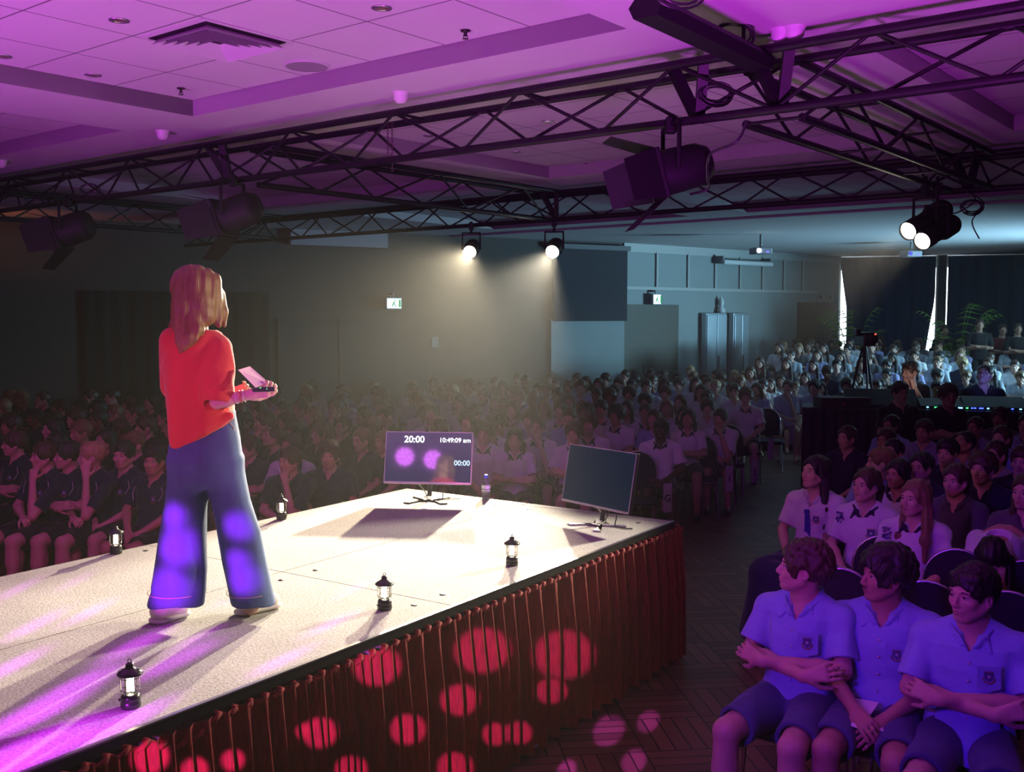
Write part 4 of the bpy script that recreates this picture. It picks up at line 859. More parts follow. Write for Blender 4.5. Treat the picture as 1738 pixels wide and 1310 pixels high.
M_LIP = mat('lip_skin',(0.42,0.16,0.14),0.5); M_BROW = mat('eyebrow_hair',(0.025,0.016,0.012),0.8); M_BTN = mat('pale_button',(0.6,0.6,0.65),0.4)
M_CREST = mat('embroidered_crest',(0.10,0.11,0.24),0.8); M_CRESTR = mat('crest_ribbon',(0.35,0.12,0.06),0.8)

def seated(h, pose='lap', hairstyle='short', fem=False, yaw=0.0, pitch=0.0, bottom='shorts', lean=0.0, hand_detail=True, twist=0.0, shoulder=1.0, kneegap=0.13, seed=0, eyes=False, tall=1.0, hairamp=0.006, chub=0.0, sleeve=0.52, roll=0.0, kneez=0.50, shirtlong=False, kfwd=0.44):
    """a figure seated on a 0.45 m seat, facing +Y, feet on the floor: {part: mesh}"""
    sw = (0.155 if fem else 0.18)*shoulder; out = {}
    shz = 0.945*tall; cyl = lean
    neckb = np.array((0, -0.045+lean, 1.015*tall)); hc = neckb+np.array((0, 0.032, 0.145)); R = rotm(yaw, pitch, roll)
    SL = [np.array((q*sw, -0.045+lean, shz)) for q in (-1,1)]
    kz = kneez; K = [np.array((q*kneegap, kfwd, kz)) for q in (-1,1)]; H = [np.array((q*0.09, 0.03, 0.54)) for q in (-1,1)]
    AN = [np.array((q*(kneegap+0.005), kfwd+0.03, 0.10)) for q in (-1,1)]
    hd = []
    if pose == 'lap': E = [(-sw-0.07,0.03+lean*0.5,0.73),(sw+0.07,0.03+lean*0.5,0.73)]; W = [(-0.075,0.245,0.635),(0.075,0.255,0.64)]; hd = [((0.55,0.75,-0.25),(0.3,-0.3,-0.9)),((-0.55,0.75,-0.2),(-0.3,-0.3,-0.9))]
    elif pose == 'clasp': E = [(-sw-0.055,0.05+lean*0.6,0.74),(sw+0.055,0.05+lean*0.6,0.74)]; W = [(-0.055,0.26,0.60),(0.06,0.27,0.625)]; hd = [((0.45,0.8,-0.35),(0.6,-0.1,-0.75)),((-0.65,0.7,-0.3),(-0.4,-0.3,-0.8))]
    elif pose == 'cross': E = [(-sw-0.05,0.06+lean,0.745),(sw+0.05,0.06+lean,0.745)]; W = [(0.105,0.205+lean,0.765),(-0.115,0.225+lean,0.745)]; hd = [((0.85,-0.25,0.22),(0,-0.9,-0.3)),((-0.85,-0.1,0.30),(0,-0.9,-0.2))]
    elif pose == 'chin': E = [(-0.13,0.24,0.68),(sw+0.03,0.10,0.72)]; hp = hc + R@np.array((-0.02,0.085,-0.10)); W = [tuple(hp+np.array((-0.035,0.055,-0.085))),(-0.02,0.24,0.66)]; hd = [((0.30,-0.45,0.75),(0.3,-0.6,-0.7)),((-0.85,0.45,0.0),(0,-0.3,-0.9))]
    elif pose == 'face': E = [(-0.16,0.22,0.69),(sw+0.05,0.05,0.74)]; hp = hc + R@np.array((-0.072,0.045,-0.05)); W = [tuple(hp+np.array((-0.02,0.03,-0.12))),(-0.03,0.23,0.66)]; hd = [((0.2,-0.15,1.0),(0.6,-0.8,0.1)),((-0.85,0.45,0.0),(0,-0.3,-0.9))]
    elif pose == 'bent': E = [(-0.20,0.30,0.64),(0.20,0.30,0.64)]; W = [(-0.06,0.42,0.78),(0.07,0.42,0.78)]; hd = [((0.1,0.1,1),(0.1,-0.9,0)),((-0.1,0.1,1),(-0.1,-0.9,0))]
    E = [np.array(e) for e in E]; W = [np.array(w_) for w_ in W]
    lo = (-0.42,-0.30,0.0); hi = (0.42,0.78,1.36*max(tall,1)); g = Sdf(lo, hi, h)
    g.loft([(0.45,0,0.0,0.15,0.11),(0.56,0,lean*.1,0.145,0.105),(0.70,0,-0.02+lean*.4,0.12 if fem else 0.132,0.088),(0.86*tall,0,-0.035+lean*.8,0.135 if fem else 0.152,0.10),(0.955*tall,0,-0.045+lean,sw*0.93,0.085),(1.0*tall,0,-0.045+lean,sw*0.55,0.06)], rd=0.02)
    for i in (0,1):
        g.cap(neckb+np.array(((-1,1)[i]*0.03,-0.01,0.0)), SL[i]+np.array((0,0,0.0)), 0.050, 0.044, 0.03)
        g.ell(SL[i],(0.050,0.052,0.05),k=0.03); arm(g, SL[i], E[i], W[i], 0.84 if fem else 1.0)
        g.cap(H[i],K[i],0.082 if fem else 0.086,0.058,0.03); g.cap(K[i],AN[i]+(K[i]-AN[i])*0.55,0.057,0.056,0.02); g.cap(AN[i]+(K[i]-AN[i])*0.62+np.array((0,-0.012,0)),AN[i],0.056,0.036,0.02)
        if h < 0.012:
            dn, nn = hd[i]; hand(g, W[i], dn, nn, (1 if i == 0 else -1)*(-1 if pose in ('chin','face') and i == 0 else 1), 0.165 if fem else 0.185, 0.55 if pose != 'chin' else 0.95, spread=0.03, coarse=1.0 if h < 0.006 else 1.15)
        else: d_ = np.array(hd[i][0],float); d_ /= np.linalg.norm(d_); g.cap(W[i], W[i]+d_*0.13, 0.026, 0.022, 0.02)
        if bottom == 'trousers' or True: g.cap(AN[i]+(0,0.0,-0.03),AN[i]+(0,0.13,-0.065),0.036,0.030,0.02)
    if pose != 'bent': neck(g, hc, R, neckb, fem); head(g, hc, R, fem, chub)
    else:
        hc = np.array((0.0,0.36,0.93)); R = rotm(0.1,-0.9); neckb = np.array((0,0.16,0.96)); neck(g, hc, R, neckb, fem); head(g, hc, R, fem)
        g.cap((0,-0.05,0.62),(0,0.10,0.90),0.12,0.12,0.04)
    out['body'] = g.mesh('body', 0 if h < 0.006 else 0)
    # ---- shirt
    rn = seed; g = Sdf(lo, hi, h); fd = folds(0.010, 0.7, rn); t = 0.02
    zb = 0.47 if shirtlong else 0.50
    ll = [(zb,0,0.02,0.188 if not fem else 0.165,0.150),(0.60,0,0.005+lean*.2,0.172 if not fem else 0.15,0.135),(0.72,0,-0.02+lean*.4,0.158 if not fem else 0.132,0.118),(0.86*tall,0,-0.035+lean*.8,0.172 if not fem else 0.15,0.125 if not fem else 0.128),(0.95*tall,0,-0.045+lean,sw*1.0,0.108),(0.99*tall,0,-0.045+lean,sw*0.78,0.08),(1.02*tall,0,-0.045+lean,sw*0.45,0.06)]
    g.loft(ll, disp=fd, rd=0.02)
    if pose == 'bent': g.cap((0,-0.05,0.62),(0,0.12,0.92),0.145,0.145,0.04)
    for i in (0,1):
        v = (E[i]-SL[i]); m = SL[i]+v*(sleeve+0.28); g.cap(neckb+np.array(((-1,1)[i]*0.035,-0.01,-0.003)), SL[i], 0.056, 0.056, 0.035); g.ell(SL[i],(0.062,0.064,0.058),k=0.03); g.cap(SL[i], m, 0.058, 0.066 if not fem else 0.056, 0.025, disp=folds(0.006,1.0,rn+i))
        vn = v/np.linalg.norm(v); g.cap(m-vn*0.0, m+vn*0.09, 0.12, 0.12, 0.002, 'sub') if False else None
        # cut the sleeve square and open it
        Rz_ = np.array(Vector(vn).to_track_quat('Z','Y').to_matrix()); g.box(m+vn*(0.06), (0.10,0.10,0.06), Rz_, 0.0, 0.0, 'sub') if abs(E[i][0]) > 0.12 else None
        g.cap(m-vn*0.05, m+vn*0.1, 0.045 if not fem else 0.038, 0.054 if not fem else 0.046, 0.003, 'sub') if h < 0.01 else None
    # v-neck
    nb = neckb+np.array((0,0.0,0.0)); g.cap(nb+(0,0,-0.01), nb+(0,0.02,0.12), 0.058, 0.075, 0.004, 'sub'); g.cap(nb+(0,0.075,0.0), nb+(0,0.098,-0.085), 0.034, 0.008, 0.004, 'sub')
    if pose != 'bent': 
        # keep the garment off hands and face
        pass
    out['shirt'] = g.mesh('shirt', 1)
    # ---- collar
    if h < 0.013 and hairstyle != 'none':
        g = Sdf((-0.2,-0.2+lean,0.86), (0.2,0.18+lean,1.12*tall), max(h*0.8,0.0045))
        for q in (-1,1):
            pts = [nb+np.array(p) for p in ((0,-0.080,0.028),(q*0.050,-0.066,0.024),(q*0.080,-0.018,0.008),(q*0.074,0.036,-0.010),(q*0.050,0.078,-0.030),(q*0.030,0.094,-0.060))]
            for a, c_ in zip(pts[:-1], pts[1:]): g.cap(a, c_, 0.023, 0.023, 0.004, fl=((a+c_)/2-nb-(0,0,0.03),2.4))
            g.cap(pts[4], pts[4]+np.array((q*0.030,0.022,-0.045)), 0.022, 0.009, 0.004, fl=((0,1,0.5),2.4))
        out['collar'] = g.mesh('collar', 1)
    # ---- bottoms
    g = Sdf(lo, (0.42,0.62,0.64), h); bd = folds(0.006, 0.7, rn+5)
    g.loft([(0.44,0,0.0,0.175,0.135),(0.60,0,0.005,0.165,0.13)], disp=bd, rd=0.02)
    for i in (0,1):
        if bottom == 'shorts':
            m = H[i]+(K[i]-H[i])*0.80; v = (K[i]-H[i]); v /= np.linalg.norm(v); g.cap(H[i], m, 0.106, 0.092, 0.03, disp=bd)
            Rz_ = np.array(Vector(v).to_track_quat('Z','Y').to_matrix()); g.box(m+v*0.09,(0.14,0.14,0.07),Rz_,0.0,0.0,'sub'); g.cap(m-v*0.06,m+v*0.1,0.066,0.078,0.003,'sub')
        elif bottom == 'skirt': g.cap(H[i], K[i]+(0,-0.04,0.0), 0.10, 0.085, 0.06, disp=bd)
        else:
            g.cap(H[i],K[i],0.10,0.075,0.03,disp=bd); g.cap(K[i],AN[i],0.074,0.062,0.02,disp=bd)
    if bottom == 'skirt': g.box((0,0.25,0.50),(0.14,0.19,0.075),None,0.05,0.03)
    out['bottom'] = g.mesh('bottom', 1)
    g = Sdf((-0.3,0.3,0.0),(0.3,0.85,0.2), max(h,0.006))
    for i in (1,):
        a = AN[i]; g.cap((a[0],a[1]-0.03,0.045),(a[0],a[1]+0.13,0.035),0.042,0.042,0.02); g.cap((a[0],a[1]-0.01,0.07),(a[0],a[1]-0.01,0.10),0.042,0.040,0.02); g.box((a[0],a[1]+0.05,-0.02),(0.2,0.3,0.022),None,0,0.004,'sub')
    out['shoe'] = g.mesh('shoe', 1)
    # ---- hair
    s = FEM if fem else 1.0; P = lambda x, y, z: hc + R @ (np.array((x, y, z))*s)
    g = Sdf(hc-(0.24,0.26,0.52), hc+(0.24,0.24,0.24), h if h > 0.006 else h)
    amp = {'curly': curls(hairamp), 'mop': curls(hairamp*0.8, 0.8, 2), 'short': curls(hairamp*0.5, 1.2, seed), 'buzz': None, 'afro': curls(0.01, 0.9, 1)}.get(hairstyle, strands(0.004, seed))
    th = {'buzz': 0.006, 'afro': 0.055, 'curly': 0.026, 'mop': 0.034}.get(hairstyle, 0.016)
    def EL(p, r, k=0.01, op='add', dd=None): g.ell(P(*p), [v*s for v in r], R, k, op, dd)
    EL((0,-0.018,0.034),(0.076+th,0.096+th,0.088+th),0.01,'add',amp)
    fringe = hairstyle in ('mop','fringe','short','curly')
    EL((0,0.115,-0.040 if fringe else -0.020),(0.066 if not fem else 0.068,0.088,0.093),0.01,'sub')
    g.box(P(0,0.06,-0.16),(0.2,0.13,0.12),R,0.0,0.008,'sub')
    if hairstyle in ('short','buzz','curly','mop','bun','pony','afro'):
        g.box(P(0,-0.03,-0.175),(0.2,0.2,0.105),R,0.0,0.012,'sub')
        if hairstyle != 'afro':
            for q in (-1,1): EL((q*0.082,0.004,-0.028),(0.024,0.030,0.046),0.006,'sub')
    if hairstyle == 'mop':
        for q in (-1,-0.5,0,0.5,1): EL((q*0.052,0.070-0.02*abs(q),0.080),(0.030,0.030,0.026),0.012,'add',amp)
    if hairstyle in ('short','curly'):
        for q in (-1,-0.3,0.4,1): EL((q*0.045,0.066-0.018*abs(q),0.078),(0.028,0.028,0.020),0.014,'add',amp)
    if hairstyle == 'bun': EL((0,-0.12,0.05),(0.04,0.035,0.04),0.012,'add',amp)
    if hairstyle == 'pony': g.cap(P(0,-0.10,0.03),P(0,-0.16,-0.02),0.030,0.030,0.012); g.cap(P(0,-0.16,-0.02),P(0.01,-0.15,-0.22),0.030,0.012,0.012,disp=strands(0.004))
    if hairstyle in ('long','longdown'):
        down = np.array((0,0,-1.0))
        for q in (-1,1):
            a = P(q*0.064,-0.01,0.03); b1 = P(q*0.080,-0.03,-0.07); c1 = b1+down*0.17+np.array((q*0.012,0.03 if hairstyle == 'long' else 0.10,0)); c2 = c1+down*0.13+np.array((0,0.02,0))
            g.cap(a,b1,0.034,0.032,0.02,disp=strands(0.004)); g.cap(b1,c1,0.033,0.030,0.02,disp=strands(0.005,1)); g.cap(c1,c2,0.030,0.012,0.02,disp=strands(0.004,2))
        bk = P(0,-0.075,-0.02); g.cap(P(0,-0.06,0.04),bk+down*0.10,0.07,0.062,0.02,disp=strands(0.005,3),fl=(R@np.array((0,1.0,0)),1.3)); g.cap(bk+down*0.10,bk+down*0.30+np.array((0,-0.03,0)),0.075,0.045,0.03,disp=strands(0.006,4),fl=((0,1,0),1.7))
    out['hair'] = g.mesh('hair', 0 if hairstyle in ('curly','mop','afro') else 0)
    out['_'] = dict(ax=float(AN[1][0]), hc=hc, R=R, s=s, E=E, W=W, K=K, fem=fem, neckb=neckb, hd=hd, lean=lean)
    return out
def mesh_obj(me, m, parent, name, link='DATA'):
    if not me.materials: me.materials.append(None)
    o = bpy.data.objects.new(name, me); C.objects.link(o); o.parent = parent
    if link == 'DATA': me.materials[0] = m
    else: o.material_slots[0].link = 'OBJECT'; o.material_slots[0].material = m
    return o
def place_person(P, loc, az, label, skin, hair, shirt, bottom, group=None, collar=None, shoe=None, scale=1.0, lod=0):
    """az: compass heading the figure faces (0 = away from the camera, 90 = to the right, 180 = towards it)"""
    e = empty('person', label, 'person', loc, -radians(az), group); e.scale = (scale,)*3
    o = mesh_obj(P['body'], SKIN[skin], e, 'body', 'OBJECT')
    sh = mesh_obj(P['shirt'], CL[shirt], e, 'shirt', 'OBJECT')
    if 'collar' in P and lod < 2: mesh_obj(P['collar'], CL[collar or shirt], sh, 'collar', 'OBJECT')
    if lod < 2: 
        mesh_obj(P['bottom'], CL[bottom], e, 'shorts' if bottom.endswith('short') else ('skirt' if bottom == 'skirt' else 'trousers'), 'OBJECT'); so = mesh_obj(P['shoe'], shoe or M_SHOE, e, 'shoe', 'OBJECT'); so = mesh_obj(P['shoe'], shoe or M_SHOE, e, 'shoe', 'OBJECT'); so.location.x = -2*P['_']['ax']
    mesh_obj(P['hair'], HAIR[hair], e, 'hair', 'OBJECT'); return e
def add_face(e, P, brow=True, moustache=False, lipm=None):
    """eyes, eyebrows and lips for the figures that show large"""
    q = P['_']; hc, R, s = q['hc'], q['R'], q['s']; M = Matrix.Translation(Vector(hc)) @ Matrix(R.tolist()).to_4x4() @ Matrix.Scale(s,4)
    for x in (-0.031,0.031):
        b = MB(); me_ = []; 
        prof = [(0.0105*sin(t*pi/10),0.0105*cos(t*pi/10)) for t in range(6)]
        b.lathe([(r*1.25,z*0.75) for r,z in prof], 14, M @ Matrix.Translation((x,0.0805,0.0025)) @ Matrix.Rotation(-pi/2,4,'X') @ Matrix.Scale(0.62,4,(0,1,0))); ey = b.build('eye', M_EYE, e)
        b = MB(); b.lathe([(0.0,0.0009),(0.0030,0.0007),(0.0052,0.0)], 12, M @ Matrix.Translation((x,0.0886,0.0030)) @ Matrix.Rotation(-pi/2,4,'X') @ Matrix.Scale(0.9,4,(0,1,0))); b.build('iris', M_IRIS, ey)
        b = MB(); b.tube([M@Vector((x*0.55 if False else x+dx, 0.0925-0.010*abs(dx/0.022)**1.5*(1 if dx*x > 0 else 0.35), 0.0225+0.004*(1-(dx/0.022)**2)+(0.0))) for dx in (-0.019,-0.010,0,0.010,0.019)], [0.0014,0.0026,0.0029,0.0024,0.001], 6); b.build('eyebrow', M_BROW, e)
        b = MB(); b.tube([M@Vector((x+dx, 0.0905-0.006*(dx/0.014)**2, 0.0085-0.0035*(dx/0.014)**2)) for dx in (-0.014,-0.007,0,0.007,0.014)], [0.0006,0.0013,0.0015,0.0013,0.0006], 6); b.build('eyelid', M_BROW, e)
    b = MB(); b.tube([M@Vector((x,0.0985-9*x*x,-0.0572-2*x*x+0.0012*cos(x*300))) for x in (-0.020,-0.012,-0.004,0.004,0.012,0.020)], [0.001,0.003,0.0034,0.0034,0.003,0.001], 6)
    b.tube([M@Vector((x,0.0965-9*x*x,-0.0665+4*x*x)) for x in (-0.017,-0.008,0,0.008,0.017)], [0.001,0.0038,0.0044,0.0038,0.001], 6); b.build('lips', lipm or M_LIP, e)
    if moustache:
        b = MB(); b.tube([M@Vector((x,0.1045-10*x*x,-0.0485-5*x*x)) for x in (-0.022,-0.012,-0.003,0.003,0.012,0.022)], [0.001,0.0028,0.002,0.002,0.0028,0.001], 6); b.build('moustache', M_BROW, e)
def pocket(e, x, y, z, m):
    M = align((x,y,z), (-0.33,1,0.05)); b = MB(); b.prism([(-0.046,0.05),(0.046,0.05),(0.046,-0.042),(0.0,-0.055),(-0.046,-0.042)], -0.004, 0.0025, M); b.box((-0.046,0.036,0.0025),(0.046,0.05,0.0040),M); b.build('shirt_pocket', m, e)
def crest(e, x, y, z, ny=(-0.3,1,0.05), sc=1.0):
    M = align((x,y,z), ny) ; b = MB()
    b.prism([(-0.022*sc,0.02*sc),(0.022*sc,0.02*sc),(0.020*sc,-0.008*sc),(0,-0.026*sc),(-0.020*sc,-0.008*sc)], 0, 0.0015, M); o = b.build('chest_crest', M_CREST, e)
    b = MB(); b.tube([M@Vector((0.026*sc*cos(t),-0.006*sc+0.026*sc*sin(t),0.002)) for t in [pi+pi*k/8 for k in range(9)]], 0.003*sc, 5); b.tube([M@Vector((-0.02*sc,0.024*sc,0.002)),M@Vector((0.02*sc,0.024*sc,0.002))],0.002*sc,5); b.build('crest_ribbon', M_CRESTR, o)
    b = MB(); b.lathe([(0,0.003),(0.008*sc,0.0018)],8,M); b.build('crest_star', M_BTN, o)
# ---------------------------------------------------------------- seats
M_SEATF = mat('dark_patterned_fabric',(0.014,0.014,0.03),0.9,noise=(60,0.6)); M_CHROME = mat('chair_tube',(0.55,0.52,0.6),0.25,metal=0.9); M_CHB = mat('chair_shell',(0.02,0.02,0.024),0.5)
def arch(n=14, W=0.20, z0=0.50, z1=0.92):
    pts = [(-W,z0)]; r = W
    for i in range(n+1): a = pi-pi*i/n; pts.append((r*cos(a), z1-r+r*sin(a)))
    pts.append((W,z0)); return pts
def make_chair():
    e = empty('banquet_chair','','chair'); yb = -0.21
    b = MB(); b.rbox((-0.21,-0.20,0.41),(0.21,0.22,0.455),0.02); b.build('seat', M_SEATF, e)
    b = MB(); M = Matrix.Translation((0,yb,0)) @ Matrix.Rotation(0.10,4,'X') @ Matrix.Rotation(pi/2,4,'X'); b.prism([(x*0.95,z) for x, z in arch()],-0.025,0.02,M); b.build('backrest', M_SEATF, e)
    b = MB(); b.tube([M@Vector((x,z,0)) for x, z in arch()],0.011,8); b.build('back_frame', M_CHROME, e)
    for sx in (-1,1):
        for (y0,y1) in ((0.18,0.22),(-0.18,-0.24)):
            b = MB(); b.tube([(sx*0.19,y0,0.42),(sx*0.20,y1,0.0)],0.012,8); b.build('leg', M_CHROME, e)
    b = MB(); b.tube([(-0.19,0.17,0.40),(0.19,0.17,0.40)],0.009,6); b.tube([(-0.19,-0.17,0.40),(0.19,-0.17,0.40)],0.009,6); b.build('seat_rail', M_CHROME, e)
    return e
CHAIR = make_chair(); _used = [False]
def chair(x, y, az, label, group='banquet chairs under the seated audience'):
    if _used[0]: o = copy_tree(CHAIR)
    else: o = CHAIR; _used[0] = True
    o.location = (x, y, 0); o.rotation_euler = (0,0,-radians(az)); o['label'] = label; o['group'] = group; return o
# ---------------------------------------------------------------- students in the right-hand block (heads given as pixel + standing height of the crown)
def at_head(px, py, z=1.27): p = onz(px, py, z); return Vector((p.x, p.y, 0))
def hero(P, loc, az, label, skin, hair, shirt, bottom, moustache=False, crestp=None, **k):
    e = place_person(P, loc, az, label, skin, hair, shirt, bottom, **k); add_face(e, P, moustache=moustache)
    if crestp: crest(e, *crestp)
    return e
def buttons(e, lean=0.0, n=4, z0=0.90, dz=0.075, y0=0.098):
    for i in range(n):
        z = z0-dz*i; y = y0+lean*(z/0.95)-0.0+(0.02 if i > 1 else 0.008); b = MB(); b.lathe([(0,0.003),(0.005,0.002),(0.006,0)],10,Matrix.Translation((0,y,z)) @ Matrix.Rotation(-pi/2,4,'X')); b.build('button', M_BTN, e)
H0 = 0.0045
def back_of(v, az, d): a = radians(az); return v - Vector((sin(a), cos(a), 0))*d
p1 = at_head(1362,918,1.33); p2 = at_head(1503,922,1.35); p3 = at_head(1652,957,1.33)
ZS = 1.03
AZ = (218, 210, 208)
P1 = seated(H0,'cross','curly',yaw=1.12,pitch=0.12,seed=1,sleeve=0.50,kneegap=0.15,shoulder=0.97,shirtlong=True)
e = hero(P1, p1, AZ[0], 'curly-haired boy in light blue shirt and dark shorts, arms folded, nearest the stage', 'fair','brown','blue','gyshort',shoe=M_SHOE,scale=ZS); pocket(e,-0.078,0.112,0.852,CL['blue']); crest(e,-0.078,0.1165,0.86,sc=0.85); buttons(e)
P2 = seated(H0,'clasp','mop',yaw=0.85,pitch=0.04,seed=7,sleeve=0.56,kneegap=0.14,shoulder=1.08,shirtlong=True,hairamp=0.008)
e = hero(P2, p2, AZ[1], 'boy with thick black hair and moustache in blue shirt, holding white papers', 'tan','black','blue','gyshort',moustache=True,scale=ZS); pocket(e,-0.078,0.112,0.842,CL['blue']); crest(e,-0.078,0.1165,0.85,sc=0.85); buttons(e)
w = P2['_']['W'][1]; el = P2['_']['E'][1]; dv = Vector(w-el).normalized(); c = Vector(w)-dv*0.035
b = MB(); b.tube([c-dv*0.012, c+dv*0.012], 0.0315, 16); b.rbox((-0.018,-0.018,0.0),(0.018,0.018,0.036),0.005,Matrix.Translation(c)@Matrix.Rotation(0.3,4,'Y')); tag(b.build('smart_watch', M_LBLK), 'black smart watch on the wrist of the boy with the moustache', 'watch'); o = bpy.data.objects['smart_watch']; o.matrix_world = Matrix.Translation(p2) @ Matrix.Rotation(-radians(AZ[1]),4,'Z')
for k, (pts, lb) in enumerate((([(-0.16,0.20,0.615),(-0.10,0.36,0.602),(-0.04,0.33,0.602),(-0.09,0.17,0.63)],'small white card on the lap of the boy with the moustache'),([(-0.02,0.18,0.665),(0.02,0.36,0.60),(0.15,0.33,0.602),(0.12,0.15,0.655)],'white paper sheet held on the lap of the boy with the moustache'))):
    b = MB(); b.add([Vector(q) for q in pts]+[Vector(q)-Vector((0,0,0.002)) for q in pts],[(0,1,2,3),(7,6,5,4),(0,4,5,1),(1,5,6,2),(2,6,7,3),(3,7,4,0)]); o = b.build('paper_sheet', mat('white_paper',(0.75,0.75,0.75),0.8)); o.matrix_world = Matrix.Translation(p2) @ Matrix.Rotation(-radians(AZ[1]),4,'Z'); tag(o, lb, 'paper')
P3 = seated(H0,'cross','short',yaw=0.62,pitch=-0.03,seed=4,sleeve=0.54,kneegap=0.15,shirtlong=True)
e = hero(P3, p3, AZ[2], 'boy with short dark hair in light blue shirt, eyes lowered, forearms crossed', 'fair','black','blue','gyshort',scale=ZS); pocket(e,-0.078,0.112,0.852,CL['blue']); crest(e,-0.078,0.1165,0.86,sc=0.85); buttons(e)
for p, az, s in ((p1,AZ[0],'curly-haired boy in blue'),(p2,AZ[1],'boy with the moustache'),(p3,AZ[2],'boy with lowered eyes')): chair(p.x,p.y,az,'round-backed banquet chair beneath the '+s,'front row chairs')
for (px, py, lb) in ((1425,968,'empty round-backed chair with chrome rim behind and between the curly boy and moustached boy'),(1572,990,'empty round-backed chair behind the moustached boy, nearer the downcast boy'),(1712,1008,'empty round-backed chair at the frame edge behind the downcast boy'),
                     (1625,935,'taller-looking empty round-backed chair with bright chrome rim in the second row'),(1500,912,'round-backed chair directly behind the moustached boy hair'),(1745,955,'bright-rimmed empty chair at the frame edge in the second row')):
    q = onz(px, py, 0.92); q = q + Vector((sin(radians(208)),cos(radians(208)),0))*0.24; chair(q.x,q.y,208,lb[:110],'empty chairs behind the front row boys')
# girls of the second row
HG = 0.006
def seat_at(px, py, z, d=None): return at_head(px, py, z)
g1 = at_head(1383,773,1.36); g2 = at_head(1470,790,1.34); g3 = at_head(1553,810,1.34)
Q = seated(HG,'clasp','long',fem=True,yaw=0.35,pitch=0.14,seed=3,bottom='skirt',chub=0.004)
e = hero(Q, g1, 222, 'dark-haired girl in white blouse with blue tie and long navy skirt', 'fair','black','white','black',scale=1.06); crest(e,-0.07,0.112,0.86,sc=0.9)
b = MB(); b.prism([(-0.014,0.0),(0.014,0.0),(0.030,-0.27),(0,-0.31),(-0.026,-0.27)],0,0.008,Matrix.Translation((-0.005,0.118,0.90)) @ Matrix.Rotation(pi/2,4,'X') @ Matrix.Rotation(-0.10,4,'X')); b.rbox((-0.020,0.100,0.89),(0.014,0.125,0.92),0.006); b.build('necktie', mat('blue_tie',(0.02,0.02,0.30),0.6), e)
MSK = cloth('navy_long_skirt',(0.016,0.018,0.07)); g = Sdf((-0.35,-0.1,0.0),(0.35,0.72,0.66),0.009); sd = folds(0.006,0.7,2)
for q in (-1,1): g.cap((q*0.08,0.03,0.54),(q*0.12,0.45,0.52),0.11,0.10,0.06,disp=sd); g.cap((q*0.12,0.45,0.50),(q*0.14,0.50,0.12),0.10,0.13,0.06,disp=sd)
g.cap((0,0.45,0.50),(0,0.50,0.12),0.10,0.12,0.06,disp=sd); g.box((0,0.4,-0.02),(0.4,0.5,0.10),None,0,0.0,'sub')
mesh_obj(g.mesh('long_skirt',1), MSK, e, 'long_skirt')
pb = MB(); pb.rbox((-0.06,0.33,0.60),(0.01,0.45,0.612),0.004); o = pb.build('phone', mat('phone_white',(0.5,0.5,0.55),0.3)); o.matrix_world = Matrix.Translation(g1) @ Matrix.Rotation(-radians(222),4,'Z'); tag(o,'pale phone in the hands of the girl with the blue tie','phone')
def deco(e, seed, lean=0.0):      # blue printed patches and dark collar of the sports polo
    rn = random.Random(seed); m = mat('blue_print',(0.05,0.05,0.30),0.8); b = MB()
    for i in range(46):
        z = 0.90+0.07*rn.random(); x = 0.125+0.055*rn.random(); 
        if i > 26: z = 0.565+0.05*rn.random(); x = -0.12+0.24*rn.random()
        y = (0.045 if i <= 26 else 0.142-abs(x)*0.35); nrm = (0.5,0.7,0.5) if i <= 26 else (x*2,1,0); r = 0.006+0.004*rn.random()
        b.lathe([(r*0.45,0.001),(r,0.001),(r,0.0)],7,align((x,y,z),nrm))
    b.build('printed_pattern', m, e)
Q = seated(HG,'clasp','pony',fem=True,yaw=0.40,pitch=0.06,seed=5,bottom='shorts')
e = hero(Q, g2, 214, 'girl with tied-back dark hair in white polo with dark collar and blue print', 'fair','brown','white','short',collar='navy',scale=1.03); crest(e,-0.072,0.112,0.86,sc=1.2); deco(e,2)
Q = seated(HG,'clasp','longdown',fem=True,yaw=0.42,pitch=0.05,seed=6,bottom='shorts')
e = hero(Q, g3, 214, 'girl with long straight blond hair in white polo with blue print', 'fair','fair','white','short',collar='navy',scale=1.03); deco(e,5)
Q = seated(HG,'bent','longdown',fem=True,seed=9,bottom='shorts')
g4 = onz(1700,1010,0.62); e = place_person(Q, Vector((g4.x,g4.y,0)), 215, 'student in white bending forward with head down and raised hand, black hair hiding the face', 'tan','black','white','short')
for p, az, s in ((g1,222,'girl with the blue tie'),(g2,214,'girl with tied-back dark hair'),(g3,214,'girl with long blond hair')): chair(p.x,p.y,az,'banquet chair beneath the '+s,'second row chairs')
# ---------------------------------------------------------------- prototypes for everybody else
HM_ = 0.008; HF = 0.0135
PROT = {}
SPEC = {'bl': dict(pose='lap',hairstyle='short',yaw=0.1,seed=1), 'bc': dict(pose='cross',hairstyle='curly',yaw=0.25,seed=2), 'bh': dict(pose='chin',hairstyle='fringe',yaw=0.45,seed=3), 'bm': dict(pose='clasp',hairstyle='mop',yaw=0.0,seed=4),
        'bb': dict(pose='cross',hairstyle='buzz',yaw=0.6,pitch=0.35,seed=5), 'bp': dict(pose='cross',hairstyle='fringe',yaw=0.95,seed=6), 'bf': dict(pose='face',hairstyle='short',yaw=0.9,seed=7),
        'gl': dict(pose='cross',hairstyle='long',fem=True,yaw=0.1,seed=1), 'gd': dict(pose='lap',hairstyle='longdown',fem=True,yaw=0.35,seed=2), 'gp': dict(pose='clasp',hairstyle='pony',fem=True,yaw=0.3,seed=3), 'gb': dict(pose='chin',hairstyle='bun',fem=True,yaw=0.2,pitch=0.05,seed=4), 'gf': dict(pose='lap',hairstyle='afro',fem=True,yaw=0.1,seed=5)}
